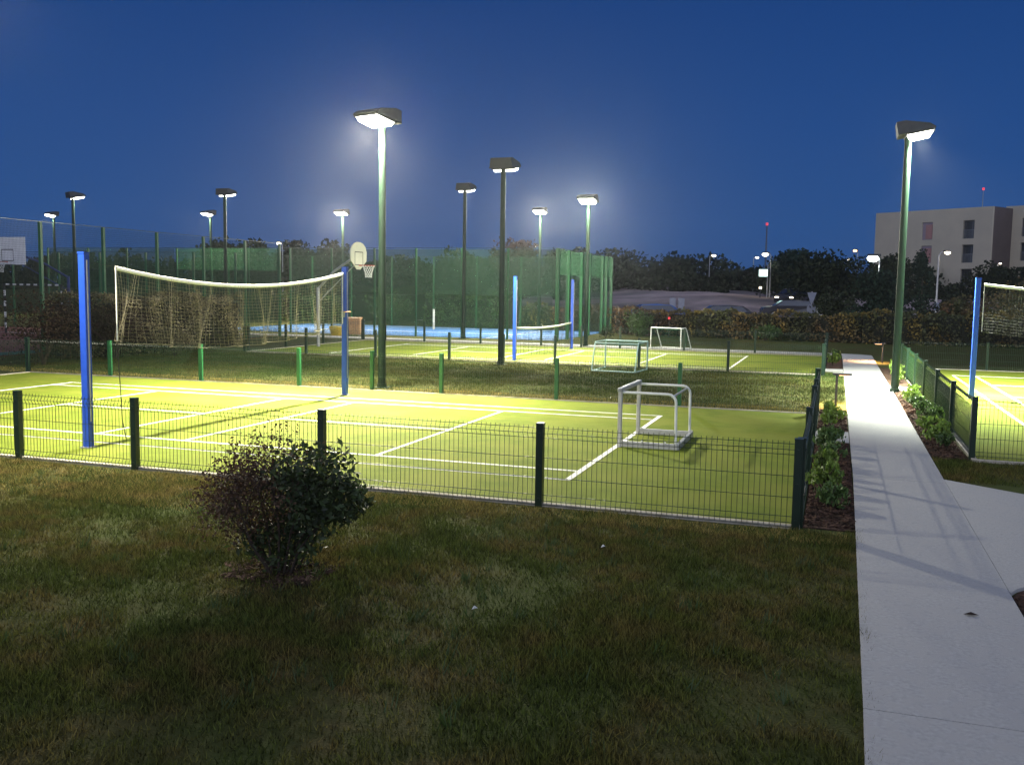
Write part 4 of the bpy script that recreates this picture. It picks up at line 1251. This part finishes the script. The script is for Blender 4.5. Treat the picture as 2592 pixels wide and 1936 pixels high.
t = thing("lit_sign", "glowing pale teal sign panel hanging on a thin pole by the slope", "sign", (3.45, 73.1, terrain(3.45, 73.1)))
MB().tube([(0, 0, 0), (0, 0, 2.9)], .045, 6).obj("pole", m_alu, t)
MB().box((-.36, -.06, 2.15), (.78, .10, .66)).obj("sign_box", m_alu, t)
MB().box((-.36, -.125, 2.15), (.70, .02, .58)).obj("lit_face", m_litteal, t)
t = thing("mast", "very tall distant mast with a faint red light", "mast", (-6.5, 213.4, 2))
MB().tube([(0, 0, 0), (0, 0, 15.6)], [.28, .16], 6).obj("mast", m_frame, t)
MB().tube([(0, 0, 15.6), (0, 0, 16.2)], .28, 8).obj("beacon", m_litred, t)
ol = thing("wall_light", "tiny white light low on the slope under the lit sign", "light", (2.89, 73.0, terrain(2.9, 73)))
MB().tube([(0, 0, 0), (0, 0, .75)], .05, 6).obj("pole", m_head, ol)
MB().tube([(0, 0, .75), (0, 0, .92)], .11, 8).obj("lamp_glass", m_litfar, ol)

for sx, lab in ((-.32, "left of two pale upright panels on the bare slope"), (.32, "right of two pale upright panels on the bare slope")):
    x, y = -1.8 + sx, 56.8
    t = thing("notice_panel", lab, "panel", (x, y, terrain(x, y)), 0, "pale upright panels on the slope")
    MB().box((0, 0, 1.05), (.44, .05, .95)).obj("board", m_sign, t)
    for q in (-.15, .15): MB().box((q, 0, .29), (.04, .04, .58)).obj("leg", m_steel, t)

t = thing("road_sign", "pale road sign seen from behind, arrow-shaped over a round plate", "sign", (7.72, 51.5, terrain(7.7, 51.5)))
MB().tube([(0, 0.05, 0), (0, 0.05, 2.35)], .035, 6).obj("pole", m_steel, t)
MB().add([(-.29, 0, 2.28), (.29, 0, 2.28), (.08, 0, 1.60), (-.08, 0, 1.60), (-.29, .03, 2.28), (.29, .03, 2.28), (.08, .03, 1.60), (-.08, .03, 1.60)], [(3, 2, 1, 0), (4, 5, 6, 7), (0, 1, 5, 4), (1, 2, 6, 5), (2, 3, 7, 6), (3, 0, 4, 7)]).obj("triangle_plate", m_sign, t)
vs = [(.28 * math.cos(2 * PI * k / 16), e, 1.22 + .33 * math.sin(2 * PI * k / 16)) for e in (0, .03) for k in range(16)]
MB().add(vs, [tuple(range(16)), tuple(range(31, 15, -1))] + [(k, 16 + k, 16 + (k + 1) % 16, (k + 1) % 16) for k in range(16)]).obj("round_plate", m_sign, t)
t = thing("information_board", "pale double notice board on two legs beside the curved street lamp", "sign", (15.6, 54.0, terrain(15.6, 54)))
for q in (-.19, .2): MB().box((q, 0, 1.45), (.36, .04, .48)).obj("board", m_sign, t)
for q in (-.3, .3): MB().box((q, .05, .6), (.04, .04, 1.25)).obj("leg", m_steel, t)

def car(label, x, y, rz, m, lights=None):
    t = thing("parked_car", label, "car", (x, y, terrain(x, y)), rz, "cars parked beyond the hedge")
    prof = [(-2.05, .30), (-2.1, .62), (-1.95, .86), (-1.25, .94), (-.65, 1.36), (.45, 1.42), (1.25, 1.36), (1.85, .98), (2.05, .86), (2.08, .35), (1.7, .24), (-1.7, .24)]
    mb = MB(); n = len(prof); W = .86
    sc = lambda z: W if z < .95 else W * .80
    vs = [(p, -sc(q), q) for p, q in prof] + [(p, sc(q), q) for p, q in prof]
    mb.add(vs, [tuple(range(n)), tuple(range(2 * n - 1, n - 1, -1))] + [(i, n + i, n + (i + 1) % n, (i + 1) % n) for i in range(n)])
    mb.obj("body", m, t)
    for sg in (-1, 1):
        MB().add([(-1.05, sg * .865, .98), (1.55, sg * .865, .98), (1.15, sg * .72, 1.33), (-.6, sg * .72, 1.33)], [(0, 1, 2, 3)]).obj("side_window", m_glass, t)
    MB().add([(-1.27, -.66, .97), (-1.27, .66, .97), (-.70, .60, 1.34), (-.70, -.60, 1.34)], [(0, 1, 2, 3)]).obj("windscreen", m_glass, t)
    for wx in (-1.3, 1.3):
        for sg in (-1, 1):
            w = MB().tube([(wx, sg * .70, .31), (wx, sg * .88, .31)], .31, 16).obj("wheel", m_tyre, t)
            MB().tube([(wx, sg * .875, .31), (wx, sg * .89, .31)], .18, 10).obj("rim", m_steel, w)
    for sg in (-1, 1):
        MB().box((-2.06, sg * .62, .66), (.06, .30, .14)).obj("headlight", m_litfar if lights else m_glass, t)
        MB().box((2.05, sg * .62, .74), (.06, .26, .14)).obj("tail_light", m_litred if lights else m_rim, t)
    return t
car("bright blue car mostly hidden behind the hedge", -2.0, 47.5, .32, m_carb)
car("dark car behind the hedge right of the blue one", 2.3, 49.0, .25, m_card)
car("dark car with a lit headlight below the lit sign", 5.9, 68.6, 1.25, m_card, True)
car("dark van-like car beside the road sign behind the hedge", 6.1, 59.0, .2, m_card)
tl = thing("tail_light", "tiny red light glowing in the hedge above the white goal", "light", (1.55, 33.2, 0))
MB().tube([(0, 0, 0), (0, 0, .86)], .02, 5).obj("stake", m_head, tl)
MB().tube([(0, 0, .86), (0, 0, .96)], .05, 8).obj("red_glass", m_litred, tl)
